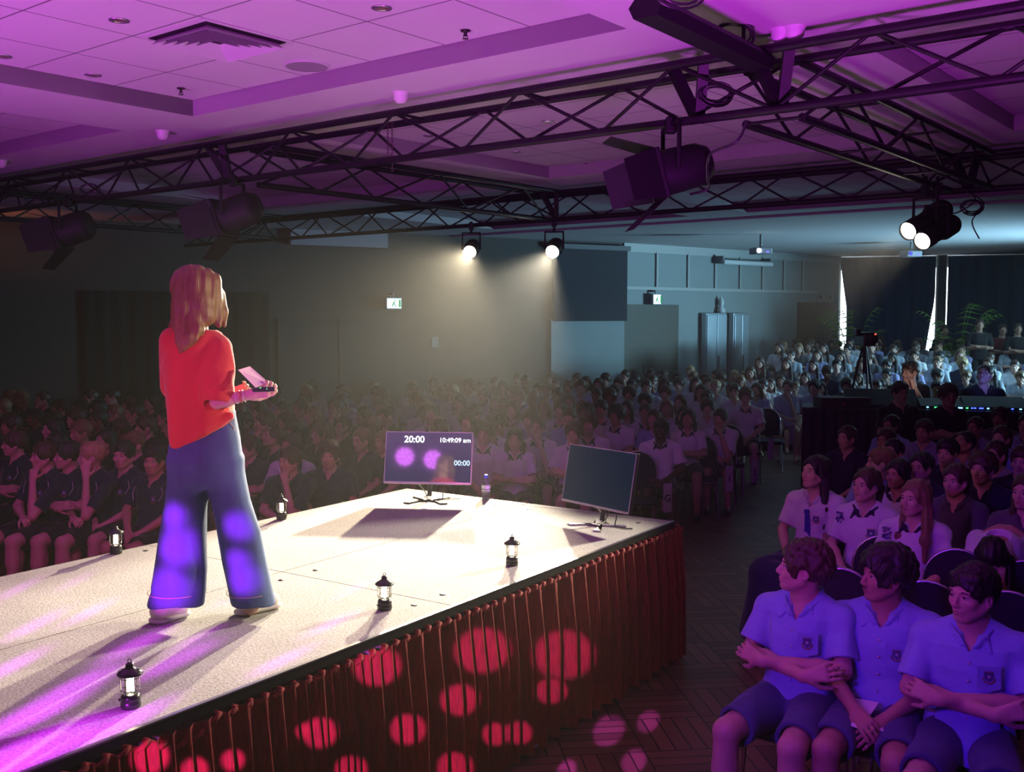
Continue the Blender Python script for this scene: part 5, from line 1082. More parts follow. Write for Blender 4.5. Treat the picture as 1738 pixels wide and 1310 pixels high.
def prot(k, lod):
    if (k, lod) not in PROT: PROT[(k, lod)] = seated((0, HM_, HF)[lod], bottom='shorts', **SPEC[k])
    return PROT[(k, lod)]
HN = {'short':'short-haired','curly':'curly-haired','fringe':'fringe-haired','mop':'shaggy-haired','buzz':'crop-haired','long':'long-haired','longdown':'long-haired','pony':'ponytailed','bun':'bun-haired','afro':'big-haired'}
CN = {'white':'white polo','navy':'navy polo','blue':'light blue shirt','grey':'grey tee','dark':'black shirt','pale':'pale shirt','lilac':'lilac shirt','red':'dark red top'}
# -- dark-shirted boys along the far edge of the stage (face cues from the photo)
LEFT = [((22,738,1.25),'bp','fair','brown',206,'boy in profile with swept brown hair, first of the dark-shirted front row'),
        ((72,757,1.25),'bh','fair','brown',204,'boy resting his fist against his mouth, dark polo, beside the arm-folding boy'),
        ((112,755,1.26),'bp','fair','black',203,'boy with folded arms in dark polo next to the blond boy'),
        ((152,758,1.25),'bf','fair','blond',203,'blond boy holding his palm against his cheek, dark polo'),
        ((207,752,1.27),'bl','fair','black',205,'boy with fringe in dark polo seated behind the lit lantern'),
        ((259,765,1.25),'bm','tan','black',198,'tan boy in dark polo directly beside the woman on stage')]
for (hd_, k, sk, hr, az, lb) in LEFT:
    L = Vector(at_head(*hd_)); sp = dict(SPEC[k]); sp['kneegap'] = 0.12; sp['yaw'] = min(sp['yaw'],0.66)
    if k == 'bl': sp['hairstyle'] = 'fringe'; sp['pose'] = 'clasp'; sp['yaw'] = -0.3
    if k == 'bm': sp['yaw'] = -0.25; sp['hairstyle'] = 'short'
    Q = seated(0.0065, bottom='shorts', **sp); e = hero(Q, L, az, lb, sk, hr, 'navy','black'); crest(e,-0.082,0.116,0.86); 
    b = MB()
    for q in (-1,1): b.tube([(q*0.13,0.068,0.955),(q*0.150,0.078,0.90),(q*0.125,0.104,0.84)],0.0035,5)
    b.build('white_piping', mat('white_piping',(0.55,0.55,0.6),0.7), e); chair(L.x,L.y,az,'banquet chair beneath the '+lb.split(',')[0],'chairs of the dark-shirted front row')
seen = []
def free(x, y, r=0.40): return all((x-a)**2+(y-b_)**2 > r*r for a, b_ in seen)
def put(px, py, z, k, sk, hr, sh, az, lb, lod=1, jit=0, faces=True):
    p = at_head(px, py, z); return putw(p.x, p.y, z, k, sk, hr, sh, az, lb, lod, faces)
def putw(x, y, z, k, sk, hr, sh, az, lb, lod, faces=False, zoff=0.0, group=None):
    Q = prot(k, lod); e = place_person(Q, Vector((x,y,zoff)), az, lb, sk, hr, sh, 'black', group=group, collar=('navy' if sh == 'white' and lod < 2 else None), scale=z/1.30, lod=lod)
    seen.append((x,y)); return e
for (hd_, k, sk, hr, az, lb) in LEFT: L = at_head(*hd_); seen.append((L.x,L.y))
for v in (p1,p2,p3,g1,g2,g3,Vector((g4.x,g4.y,0))): seen.append((v.x,v.y))
MID = [  # px, py, z, kind, skin, hair, shirt, az, label
 (462,722,1.25,'bb','fair','brown','navy',215,'crop-haired boy gazing upward in dark polo beside the woman'),
 (490,757,1.25,'bh','fair','brown','navy',190,'boy in dark polo with chin on hand behind the far lantern'),
 (558,748,1.27,'bm','fair','brown','navy',182,'boy in dark polo with white piping facing ahead beyond the far lantern'),
 (612,725,1.27,'gp','fair','fair','navy',200,'girl in dark polo seated just before the timer monitor'),
 (648,728,1.24,'gp','fair','fair','navy',200,'girl in dark polo partly hidden by the timer monitor'),
 (420,738,1.22,'bc','fair','brown','navy',200,'boy in dark polo half hidden behind the woman\'s hip'),
 (820,714,1.28,'bm','fair','brown','white',182,'boy in white polo seated directly behind the timer monitor edge'),
 (874,724,1.25,'gl','fair','black','white',184,'long dark-haired girl with folded arms in white polo behind the water bottle'),
 (974,715,1.27,'bc','fair','brown','white',184,'curly-haired boy in white polo with folded arms beside the blank monitor'),
 (1122,708,1.27,'bl','dark','black','white',190,'dark-skinned boy in white polo at the row end behind the blank monitor'),
 (912,706,1.26,'gb','fair','brown','white',184,'girl with tied hair in white polo behind the long-haired girl'),
 (846,700,1.25,'bh','fair','brown','lilac',186,'student with hand at mouth seated behind the long-haired girl'),
 (792,697,1.25,'bm','fair','brown','lilac',186,'shaggy-haired student in lilac above the timer monitor edge'),
 (994,683,1.30,'bc','tan','black','white',188,'tan boy in white polo behind the blank monitor'),
 (1045,687,1.28,'bm','tan','black','white',215,'boy with bushy black hair in white polo behind the blank monitor'),
 (1168,692,1.27,'gl','tan','black','white',192,'dark-haired girl with folded arms in white polo on the aisle side'),
 (1222,692,1.24,'bh','tan','black','white',194,'student with glasses and folded arms in white polo by the aisle sign'),
 (1266,658,1.33,'bm','fair','brown','white',194,'tall boy in white polo seated highest along the aisle'),
 (1200,662,1.27,'bc','fair','black','white',194,'dark-haired boy in white polo behind the aisle girl'),
 (1110,693,1.24,'gd','fair','brown','lilac',190,'girl in lilac behind the dark-skinned boy'),
 (1154,668,1.26,'gd','fair','brown','pale',192,'long-haired girl in pale shirt, second from the aisle'),
 # right block behind the girls
 (1437,720,1.30,'gp','fair','brown','navy',220,'girl with tied-back hair in black jacket behind the girl with the blue tie'),
 (1493,757,1.30,'bf','fair','fair','blue',222,'fair-haired student leaning on one hand behind the girl in printed polo'),
 (1523,776,1.28,'gd','tan','black','white',216,'long black-haired girl in white between the two printed polos'),
 (1563,764,1.32,'gb','fair','black','navy',220,'girl with hair bun in navy polo with yellow stripes'),
 (1622,784,1.32,'gp','fair','brown','grey',216,'girl with necklace in plain grey tee'),
 (1668,766,1.32,'bc','fair','brown','navy',216,'short curly-haired boy in navy and yellow shirt beside the grey tee'),
 (1608,742,1.32,'bl','fair','black','navy',220,'dark-haired boy in black top behind the girl with the bun'),
 (1516,742,1.28,'gb','fair','black','lilac',216,'student with lowered face and dark parted hair'),
 (1568,710,1.30,'bl','fair','brown','lilac',216,'boy in lilac shirt seated below the mixing desk'),
 (1503,725,1.28,'gp','tan','brown','blue',218,'girl in light blue shirt with hair tied, beside the black jacket'),
 (1512,702,1.28,'gp','tan','black','blue',218,'girl in light blue shirt farthest back before the mixing desk'),
 (1637,728,1.30,'bb','tan','black','lilac',216,'crop-haired boy in lilac shirt before the desk'),
 (1655,705,1.28,'gb','tan','brown','lilac',218,'student in lilac shirt beneath the desk edge'),
 (1690,745,1.32,'gp','fair','brown','lilac',216,'pale girl in lilac shirt near the frame edge'),
 (1700,720,1.32,'gp','fair','brown','blue',216,'brown-haired girl in blue shirt near the frame edge, further back'),
 (1698,690,1.32,'bc','tan','brown','grey',216,'curly-haired boy farthest back near the frame edge'),
 (1742,700,1.32,'gb','fair','brown','lilac',216,'student cut by the frame edge before the desk'),
 (1742,800,1.34,'gd','fair','brown','grey',214,'long-haired student cut by the frame edge behind the bending student'),
 (1735,755,1.32,'bl','fair','brown','navy',214,'boy in navy shirt cut by the frame edge'),
]
for m_ in MID:
    e = put(*m_[:8], m_[8], lod=1); Q = prot(m_[3],1)
    if m_[1] > 700 or m_[0] > 1400: add_face(e, Q)
    chair(e.location.x, e.location.y, m_[7], 'chair under the '+' '.join(m_[8].split()[:12]), 'banquet chairs under the seated students')
# ---------------------------------------------------------------- rows of the crowd
rn = random.Random(11)
BK = ['bl','bc','bh','bm','bp','gl','gd','gp','gb','gd','gl','bl']
def ordn(i): return ['first','second','third','fourth','fifth','sixth','seventh','eighth','ninth','tenth','eleventh','twelfth','thirteenth','fourteenth','fifteenth','sixteenth','seventeenth','eighteenth','nineteenth','twentieth'][min(i,19)]
used_lab = {}
def proj(p):
    dy = p.y*cos(PITCH)-(p.z-CZ)*sin(PITCH); up = p.y*sin(PITCH)+(p.z-CZ)*cos(PITCH); return 869+F*p.x/dy, 655-F*up/dy
def occupied_by_stage(x, y):
    u = x*sin(SA)+y*cos(SA); v = x*cos(SA)-y*sin(SA); return u < SU1+1.0 and SV0-0.75 < v < SV1+1.2
def crowd(rows, shirts, where, az, zoff=lambda d: 0.0, lod=1, skins=('fair','fair','tan','fair','brown'), skip=0.0):
    for r, pts in enumerate(rows):
        n = 0
        for (x, y) in pts:
            x += rn.uniform(-0.05,0.05); y += rn.uniform(-0.06,0.06)
            if not free(x, y, 0.43) or occupied_by_stage(x, y): continue
            if rn.random() < skip: continue
            z = rn.uniform(1.22,1.34); px, py = proj(Vector((x,y,z+zoff(y))))
            if px < -25 or px > 1763: continue
            k = rn.choice(BK); sh = rn.choice(shirts); sk = rn.choice(skins); hr = rn.choice(['black','brown','brown','black','fair','blond' if rn.random() < .3 else 'brown'])
            hs = HN[SPEC[k]['hairstyle']]; n += 1
            lb = 'student with %s %s hair in %s, %s seat, %s row %s' % (hs.split('-')[0], {'black':'dark','brown':'brown','fair':'light-brown','blond':'blond'}[hr], CN[sh], ordn(n-1), ordn(r), where)
            used_lab[lb] = used_lab.get(lb,0)+1
            putw(x, y, z, k, sk, hr, sh, az+rn.uniform(-8,8), lb, lod if y < 13.5 else 2, zoff=zoff(y), group='students seated '+where)
def side_x(d):      # where the dark wall stands at depth d, room side
    t = (d-W0.y)/(W1.y-W0.y); return W0.x+(W1.x-W0.x)*t
# block beside the far stage edge, rows along the trusses' direction
rows = []
for i in range(1,6):
    o = UV(4.55+0.88*i, 0); row = []
    for j in range(22):
        v = -7.9-0.15*i-0.50*j; p = UV(4.6+0.88*i - 0.0*j, v)
        if p.y < side_x(0) if False else False: continue
        if -11.5 < p.x < -1.2 and p.y < 15.5 and (p.x > side_x(p.y)+0.8 or p.y < 13.5): row.append((p.x,p.y))
    rows.append(row)
crowd(rows, ['navy','navy','dark','navy'], 'beside far stage edge', 212)
# central block behind the stage end, rows square to the camera, up to the sloping aisle
rows = []
for i in range(0,14):
    y = 9.6+0.92*i; xr = 1.35+0.45*(y-11.2) if y >= 11 else -0.9; row = []
    j = 0
    while True:
        x = xr-0.02-0.56*j; j += 1
        if x < -6.5+0.32*(y-10) or (y > 14.5 and x < side_x(y)+1.2) or x < -5.6: break
        if y < 10.9 and x > -0.9: continue
        row.append((x,y))
    rows.append(row)
crowd(rows, ['white','white','lilac','white','pale'], 'behind stage end', 188, skip=0.06)
# block at the back lit by the window gaps and the teal fill, on low risers
def rz(y): return 0.0 if y < 18.5 else min(0.55, 0.13*((y-18.5)//1.0+1))
rows = []
for i in range(0,9):
    y = 17.2+1.0*i; row = [(3.6+0.42*(y-17.2)+0.50*j, y) for j in range(0,17) if 3.6+0.42*(y-17.2)+0.50*j < 0.52*y+0.9 and (y > 18.4 or j < 8)]
    rows.append(row)
crowd(rows, ['pale','lilac','grey','pale','navy','white'], 'at hall back', 200, rz, 2, skip=0.05)
print('people', len(seen))
for i, y in enumerate((18.5,19.5,20.5,21.5,22.5)):
    pass
b = MB()
for i, y in enumerate((18.5,19.5,20.5,21.5)): b.box((3.2, y-0.42, 0.13*i), (14.5, 25.4-0.25*i*0, 0.13*(i+1)))
struct(b.build('floor_riser', mat('riser_black',(0.03,0.03,0.035),0.8)), 'low black seating risers at the back of the hall')
# ---------------------------------------------------------------- the speaker (built in a camera-aligned frame standing on the stage)
SPK = onz(345,1050,STZ); D0 = SPK.y
def S(px, py, dd=0.0): p = atd(px, py, D0+dd); return np.array((p.x-SPK.x, p.y-SPK.y, p.z-STZ))
e = empty('person','woman with long fair hair in red T-shirt and wide flared jeans, seen from behind','person',SPK)
h = 0.0048
g = Sdf((-0.42,-0.35,-0.02),(0.50,0.42,1.78),h)
HC = S(334,497,-0.0); HR = rotm(0.95,0.02); NB = S(331,556,0.0)
head(g, HC, HR, True); neck(g, HC, HR, NB, True)
ls, rs = S(292,580,-0.03), S(378,588,-0.02)
g.loft([(S(0,760)[2],S(348,0)[0],0,0.125,0.09),(S(0,700)[2],S(345,0)[0],0,0.105,0.075),(S(0,630)[2],S(338,0)[0],0,0.12,0.08),(S(0,580)[2],S(336,0)[0],0,0.11,0.07)],rd=0.02)
el = S(368,682,-0.13); wr = S(421,670,-0.10)
arm(g, rs, el, wr, 0.80); hand(g, wr, (0.88,0.1,0.16), (0.15,0.75,0.55), -1, 0.165, 0.75)
lel = S(300,672,0.16); lwr = S(385,668,0.20); arm(g, ls, lel, lwr, 0.80); hand(g, lwr, (0.95,-0.1,0.15), (0.1,-0.8,0.4), 1, 0.165, 0.6)
for (a, c) in ((S(325,780),S(290,1035,0.0)),(S(375,780),S(425,1030,0.05))): g.cap(a,c,0.085,0.04,0.02)
mesh_obj(g.mesh('body',0), SKIN['fair'], e, 'body')
# T-shirt
TS = cloth('red_tshirt',(0.60,0.035,0.04))
g = Sdf((-0.42,-0.35,0.5),(0.42,0.42,1.60),0.005); fd = folds(0.010,0.60,3,(1,1,0.35))
def L_(py, xl, xr, dep, e_=0.0): return (S(0,py)[2], (S(xl,py)[0]+S(xr,py)[0])/2, e_, (S(xr,py)[0]-S(xl,py)[0])/2, dep)
SHL = [L_(762,290,396,0.125),L_(745,286,400,0.140),L_(715,284,400,0.150),L_(670,280,392,0.145),L_(620,275,384,0.138),L_(585,280,378,0.122),L_(565,290,375,0.095),L_(552,308,356,0.065)]
vn = el-rs; g.cap(rs+np.array((-0.02,0,-0.01)), rs+vn*0.86, 0.068, 0.078, 0.015, disp=folds(0.006,0.9,1)); g.cap(ls, ls+(lel-ls)*0.8, 0.060,0.074,0.03,disp=fd)
for (sh_, ee) in ((rs,el),(ls,lel)):
    v = (ee-sh_)/np.linalg.norm(ee-sh_); m = sh_+(ee-sh_)*0.84
    if sh_ is rs: g.cap(m-v*0.05,m+v*0.12,0.046,0.060,0.003,'sub')
g.loft(SHL,disp=fd,rd=0.02,e=2.2)
# slanted hem, higher on the right side
hp = S(346,735); slope = (S(397,700)-S(292,756)); ang = atan2(slope[2], slope[0]); n_ = np.array(Matrix.Rotation(-ang,3,'Y'))
g.box(hp+n_@np.array((0,0,-0.30)),(0.45,0.4,0.28),n_,0.0,0.012,'sub')
g.cap(NB+(0,0,0.02),NB+(0,0,0.15),0.058,0.07,0.004,'sub')
for (a_,b_) in ((S(298,751,-0.085),S(345,730,-0.128)),(S(345,730,-0.128),S(390,706,-0.075))): g.cap(a_,b_,0.016,0.016,0.02,disp=folds(0.004,1.0,4))
mesh_obj(g.mesh('t_shirt',1), TS, e, 't_shirt')
# jeans
def jean_mat():
    m, nt, b = nodes('blue_denim'); tc = nt.nodes.new('ShaderNodeTexCoord'); n = nt.nodes.new('ShaderNodeTexNoise'); n.inputs['Scale'].default_value = 9; n.inputs['Detail'].default_value = 6
    mp = nt.nodes.new('ShaderNodeMapping'); mp.inputs['Scale'].default_value = (1.6,1.6,0.5); nt.links.new(tc.outputs['Object'], mp.inputs[0]); nt.links.new(mp.outputs[0], n.inputs['Vector'])
    mx = nt.nodes.new('ShaderNodeMix'); mx.data_type = 'RGBA'; mx.inputs[6].default_value = (0.030,0.055,0.14,1); mx.inputs[7].default_value = (0.085,0.14,0.29,1); nt.links.new(n.outputs['Fac'], mx.inputs[0]); nt.links.new(mx.outputs[2], b.inputs['Base Color'])
    n2 = nt.nodes.new('ShaderNodeTexNoise'); n2.inputs['Scale'].default_value = 400; bp = nt.nodes.new('ShaderNodeBump'); bp.inputs['Strength'].default_value = 0.2; bp.inputs['Distance'].default_value = 0.002; nt.links.new(tc.outputs['Object'], n2.inputs['Vector']); nt.links.new(n2.outputs['Fac'], bp.inputs['Height']); nt.links.new(bp.outputs[0], b.inputs['Normal'])
    b.inputs['Roughness'].default_value = 0.85; return m
JN = jean_mat(); ST_ = mat('tan_stitching',(0.45,0.32,0.18),0.8)
g = Sdf((-0.42,-0.35,0.0),(0.50,0.42,1.16),0.005); jd = folds(0.009,0.5,6,(1,1,0.22))
g.loft([L_(835,318,392,0.075),L_(815,300,403,0.115),L_(780,287,411,0.140),L_(745,289,407,0.130),L_(705,300,399,0.110),L_(690,303,398,0.105)],disp=jd,rd=0.02,e=2.2)
LL = [L_(775,289,352,0.09,0.0),L_(800,289,352,0.11,0.0),L_(850,283,352,0.105,-0.0),L_(900,272,353,0.11,0.0),L_(960,262,354,0.12,-0.01),L_(1000,255,350,0.125,-0.01),L_(1024,250,346,0.13,-0.01)]
RL = [L_(775,345,410,0.09,0.01),L_(800,345,412,0.11,0.02),L_(850,354,422,0.105,0.03),L_(900,362,438,0.105,0.04),L_(960,370,447,0.115,0.06),L_(1000,379,454,0.12,0.06),L_(1031,385,461,0.12,0.06)]
g.loft(LL,disp=jd,rd=0.006,k=0.035,e=2.0); g.loft(RL,disp=jd,rd=0.006,k=0.035,e=2.0)
for Q_ in (LL,RL): z0 = min(q[0] for q in Q_); q = [t for t in Q_ if t[0]==z0][0]; g.loft([(z0-0.03,q[1],q[2],q[3]-0.012,q[4]-0.012),(z0+0.10,q[1],q[2],q[3]-0.03,q[4]-0.03)],0.004,'sub')
jo = mesh_obj(g.mesh('jeans',1), JN, e, 'jeans')
def ring(q, dz, grow=0.004):  # stitch line round a leg section
    return [(q[1]+(q[3]+grow)*cos(a)*1.0, q[2]+(q[4]+grow)*sin(a), q[0]+dz) for a in [2*pi*i/40 for i in range(40)]]
def interp(Q_, z):
    Q_ = sorted(Q_); zs = [q[0] for q in Q_]; return (z,)+tuple(float(np.interp(z, zs, [q[i] for q in Q_])) for i in range(1,5))
for Q_ in (LL,RL):
    z = min(q[0] for q in Q_)+0.062; b = MB(); b.tube(ring(interp(Q_,z),0,0.002),0.0016,5,closed=True); b.build('hem_stitching', ST_, jo)
b = MB(); pk = [S(389,716,-0.065),S(396,724,-0.05),S(400,738,-0.03),S(403,754,-0.02),S(405,766,-0.015)]; b.tube(pk,0.0018,5); b.tube([S(389,716,-0.065),S(399,712,-0.05)],0.0018,5); b.build('pocket_stitching', ST_, jo)
# trainers
SN = mat('cream_trainer',(0.68,0.62,0.55),0.65,bump=(120,0.2,0.002)); SOLE = mat('pale_sole',(0.72,0.68,0.62),0.7)
def trainer(heel, toe, zh):
    heel = np.array(heel); toe = np.array(toe); d = toe-heel; d[2] = 0; L = np.linalg.norm(d); d /= L; g = Sdf(np.minimum(heel,toe)-0.09,np.maximum(heel,toe)+0.14,0.005); s_ = np.array((-d[1],d[0],0)); B = np.array((s_,d,(0,0,1))).T
    g.cap(heel+d*0.05+(0,0,0.052),heel+d*(L-0.05)+(0,0,0.040),0.045,0.038,0.02,disp=None); g.cap(heel+d*0.05+(0,0,0.06),heel+d*0.07+(0,0,0.105),0.042,0.040,0.02); g.cap(heel+d*0.07+(0,0,0.08),heel+d*0.15+(0,0,0.055),0.040,0.036,0.02)
    up = mesh_obj(g.mesh('trainer',1), SN, e, 'trainer')
    g = Sdf(np.minimum(heel,toe)-0.09,np.maximum(heel,toe)+0.09,0.005); g.cap(heel+d*0.045+(0,0,0.014),heel+d*(L-0.045)+(0,0,0.016),0.050,0.046,0.01,fl=((0,0,1),2.6)); mesh_obj(g.mesh('sole',1), SOLE, up, 'sole')
h0 = onz(256,1060,STZ); h1 = onz(322,1043,STZ); trainer((h0.x-SPK.x,h0.y-SPK.y,0.0),(h1.x-SPK.x,h1.y-SPK.y,0.0),0)
h0 = onz(400,1045,STZ); h1 = onz(476,1029,STZ); trainer((h0.x-SPK.x,h0.y-SPK.y,0.0),(h1.x-SPK.x,h1.y-SPK.y,0.0),0)
# hair
HRM = hair_mat('speaker_hair',(0.26,0.155,0.045),70)
g = Sdf(HC-(0.25,0.25,0.46),HC+(0.22,0.22,0.2),0.0042); P_ = lambda x,y,z: HC+HR@(np.array((x,y,z))*FEM)
st = strands(0.0045,2); g.ell(P_(0,-0.018,0.034),(0.085*FEM,0.104*FEM,0.096*FEM),HR,0.01,disp=st); g.ell(P_(0,0.118,-0.03),(0.062,0.075,0.088),HR,0.012,'sub')
def lock(pts, r, k=0.02, fl=None, sd=0):
    pts = [S(*p) for p in pts]
    for i in range(len(pts)-1): g.cap(pts[i],pts[i+1],r[i],r[i+1],k,disp=strands(0.0042,sd),fl=fl)
lock([(322,480,-0.02),(316,520,-0.05),(312,555,-0.075),(311,578,-0.12),(306,598,-0.135)],[0.070,0.060,0.044,0.028,0.008],0.03,None,1)
lock([(335,480,-0.02),(340,515,-0.03),(345,540,-0.045),(345,556,-0.06)],[0.072,0.062,0.040,0.010],0.03,None,2)
lock([(355,480,0.02),(362,510,0.03),(366,535,0.02),(372,553,0.0)],[0.056,0.040,0.032,0.010],0.03,None,3)
lock([(305,500,0.0),(300,530,-0.01),(293,550,-0.02),(284,556,-0.02)],[0.036,0.026,0.013,0.004],0.02,None,4)
lock([(330,540,-0.08),(334,560,-0.095),(326,575,-0.125),(316,592,-0.135)],[0.030,0.028,0.020,0.006],0.02,None,5)
lock([(370,500,0.06),(377,530,0.06),(380,552,0.045)],[0.032,0.026,0.008],0.02,None,6)
mesh_obj(g.mesh('hair',0), HRM, e, 'hair')
# bracelets
for k, t in enumerate((0.02,0.035,0.055)):
    c = Vector(wr)-Vector(wr-el).normalized()*t; M = align(c, Vector(wr-el)); b = MB(); b.tube([M@Vector((0.0275*cos(a),0.0275*sin(a),0.003*sin(3*a))) for a in [2*pi*i/24 for i in range(24)]],0.0026,6,closed=True); b.build('bracelet', mat('bracelet_%d' % (k%2),((0.75,0.72,0.6),(0.6,0.12,0.05))[k%2],0.4,0.5*(1-k%2)), e)
# cue card and clicker
c = [S(404,628,-0.10),S(424,622,0.02),S(455,649,-0.06),S(434,658,-0.17)]; n3 = np.cross(c[1]-c[0],c[2]-c[0]); n3 = n3/np.linalg.norm(n3)*0.0015
b = MB(); b.add([tuple(q) for q in c]+[tuple(q-n3) for q in c],[(0,1,2,3),(7,6,5,4),(0,4,5,1),(1,5,6,2),(2,6,7,3),(3,7,4,0)]); o = b.build('cue_card', mat('pink_card',(0.85,0.60,0.66),0.7),loc=SPK); tag(o,'pink cue card held up in the speaking woman\'s hand','card')
b = MB(); b.rbox((-0.012,-0.05,-0.01),(0.014,0.05,0.012),0.005,Matrix.Translation(Vector(S(447,661,-0.11))) @ Matrix.Rotation(-1.2,4,'Z')); o = b.build('slide_clicker', M_LBLK, loc=SPK); tag(o,'small black slide clicker in the speaking woman\'s fingers','remote')
b = MB(); b.lathe([(0,0.004),(0.004,0.003),(0.004,0)],8,align(S(442,658,-0.135),(0,-1,0.3))); b.lathe([(0,0.004),(0.003,0.003),(0.003,0)],8,align(S(453,660,-0.13),(0,-1,0.3))); b.build('clicker_button', emis('green_led',(0.2,0.9,0.4),0.8), o)
# ---------------------------------------------------------------- mixing desk, camera, palms, row signs
M_DESK = mat('desk_black',(0.012,0.012,0.014),0.6)
dx0 = atd(1362,672,14.4); dx1 = atd(1760,672,13.6)
a = Vector((dx0.x,dx0.y,0)); c = Vector((dx1.x,dx1.y,0)); dM, dL = wall_frame(a, c)
e = empty('mixing_table','long black-draped technicians\' table between the crowd blocks','table',a); e.rotation_euler = (0,0,atan2((c-a).y,(c-a).x))
zt = 1.10
b = MB(); b.box((0,0,zt-0.03),(dL,0.75,zt)); b.build('table_top', mat('desk_top',(0.05,0.05,0.055),0.4), e)
b = MB(); n = 160; b.grid([[Vector((dL*i/n,-0.02+0.012*sin(i*0.8),z)) for i in range(n+1)] for z in (0.0,zt-0.02)]); b.build('black_cloth', M_DESK, e)
for x in (0.05,dL/2,dL-0.05):
    b = MB(); b.box((x-0.02,0.68,0),(x+0.02,0.72,zt-0.03)); b.build('leg', M_DESK, e)
def on_desk(x, y, z=0.0): return dM @ Vector((x,y,zt+z))
def dx(px): return wx(dM, px, 0.3)
for (px, wd, ht, lb) in ((1478,0.95,0.24,'wide dark mixing console back with a green light on the long table'),(1590,0.7,0.12,'low dark lighting console with blue lights on the long table'),(1672,0.8,0.16,'dark console with yellow meters at the far end of the long table')):
    p = on_desk(dx(px)+0.15,0.35); e2 = empty('mixing_console',lb,'mixing console',p); e2.rotation_euler = e.rotation_euler
    b = MB(); b.prism([(-0.25,0),(0.25,0),(0.25,ht),(0.15,ht),(-0.25,0.05)],-wd/2,wd/2,Matrix.Rotation(pi/2,4,'Z') @ Matrix.Rotation(pi/2,4,'X') @ Matrix.Rotation(0,4,'Y')); b.build('console_body', M_DESK, e2)
    for k in range(7):
        col = [(0.05,0.1,1.0),(0.05,0.1,1.0),(0.2,0.6,1),(0.05,0.9,0.3)][(k+int(px)) % 4]
        if px == 1478: col = (0.05,0.9,0.2)
        if px == 1478 and k > 0: break
        b = MB(); b.box((-wd/2+0.1*k+0.08,-0.262,0.025),(-wd/2+0.1*k+0.105+0.03*(k%3 == 1),-0.25,0.04)); b.build('status_light', emis('led_%d_%d' % (int(col[0]*100),int(col[1]*100)),col,4.0), e2)
for (px, lb) in ((1425,'sheet of paper on the long table nearest the camera tripod'),(1452,'second sheet of paper on the long table beside the tripod')):
    b = MB(); b.box((-0.12,-0.12,0.001),(0.12,0.15,0.004)); o = b.build('paper_sheet', mat('white_paper',(0.75,0.75,0.75),0.8),loc=on_desk(dx(px),0.3)); tag(o,lb,'paper')
b = MB(); b.rbox((-0.35,-0.2,0),(0.35,0.2,0.14),0.01); o = b.build('equipment_case', mat('case_brown',(0.06,0.03,0.03),0.6),loc=on_desk(dx(1432),0.25)); o.location.z -= 0.0; tag(o,'low dark case on the end of the long table','case')
bb_ = MB(); bb_.box((-0.06,-0.205,0.04),(-0.02,-0.2,0.09)); bb_.build('case_label', mat('label_red',(0.4,0.08,0.08),0.6), o)
# technicians
for (px, py, d, lb, k, az, sh) in ((1530,650,13.4,'technician in black seated before the mixing table, seen in the gloom','bl',170,'dark'),(1612,655,13.0,'technician in black with brown hair before the table, beside the blue lights','bc',170,'dark'),(1545,615,15.6,'operator in black leaning his brightly lit face on one hand behind the console','bf',190,'dark'),(1672,620,15.2,'operator with face lit blue by the console','bb',185,'dark')):
    p = atd(px,py,d); Q = prot(k,1); z0 = max(0.0,p.z-1.27); ee = place_person(Q,Vector((p.x,p.y,0)),az,lb,'fair','brown',sh,'black',scale=p.z/1.27 if p.z > 1.1 else 1.0,lod=1); add_face(ee,Q)
    if 'lit' in lb:
        l = bpy.data.lights.new('console_glow','SPOT'); l.energy = 6 if 'brightly' in lb else 14; l.color = (1,0.8,0.75) if 'brightly' in lb else (0.15,0.2,1.0); l.spot_size = radians(50); l.shadow_soft_size = 0.1
        lo = bpy.data.objects.new('console_glow',l); C.objects.link(lo); lo.location = (p.x-0.1,p.y-0.75,zt+0.18); lo.rotation_euler = (Vector((p.x,p.y,p.z-0.12))-lo.location).to_track_quat('-Z','Y').to_euler()
# video camera on tripod
p = atd(1468,575,14.9); e = empty('video_camera','black video camera with red light on a tall tripod behind the table','video camera',(p.x,p.y,0))
b = MB(); b.rbox((-0.09,-0.22,p.z-0.10),(0.09,0.22,p.z+0.10),0.02); b.rbox((-0.16,-0.1,p.z+0.04),(-0.09,0.05,p.z+0.15),0.01); b.build('camera_body', M_LBLK, e)
b = MB(); b.lathe([(0,0),(0.06,0),(0.07,0.16),(0,0.15)],16,Matrix.Translation((0,-0.2,p.z)) @ Matrix.Rotation(pi/2,4,'X')); b.build('lens_barrel', M_LBLK, e)
b = MB(); b.lathe([(0,0.006),(0.012,0.004),(0.012,0)],8,Matrix.Translation((0.07,-0.225,p.z+0.07)) @ Matrix.Rotation(pi/2,4,'X')); b.build('tally_light', emis('red_led',(1,0.05,0.03),6), e)
for k in range(3):
    a_ = k*2.1+0.5; b = MB(); b.tube([(0.03*cos(a_),0.03*sin(a_),p.z-0.12),(0.45*cos(a_),0.45*sin(a_),0.0)],0.016,8); b.build('tripod_leg', M_LBLK, e)
b = MB(); b.tube([(0,0,p.z-0.5),(0,0,p.z-0.08)],0.025,8); b.tube([(0.04,0.1,p.z-0.12),(0.15,0.6,p.z-0.25)],0.01,6); b.build('centre_column', M_LBLK, e)
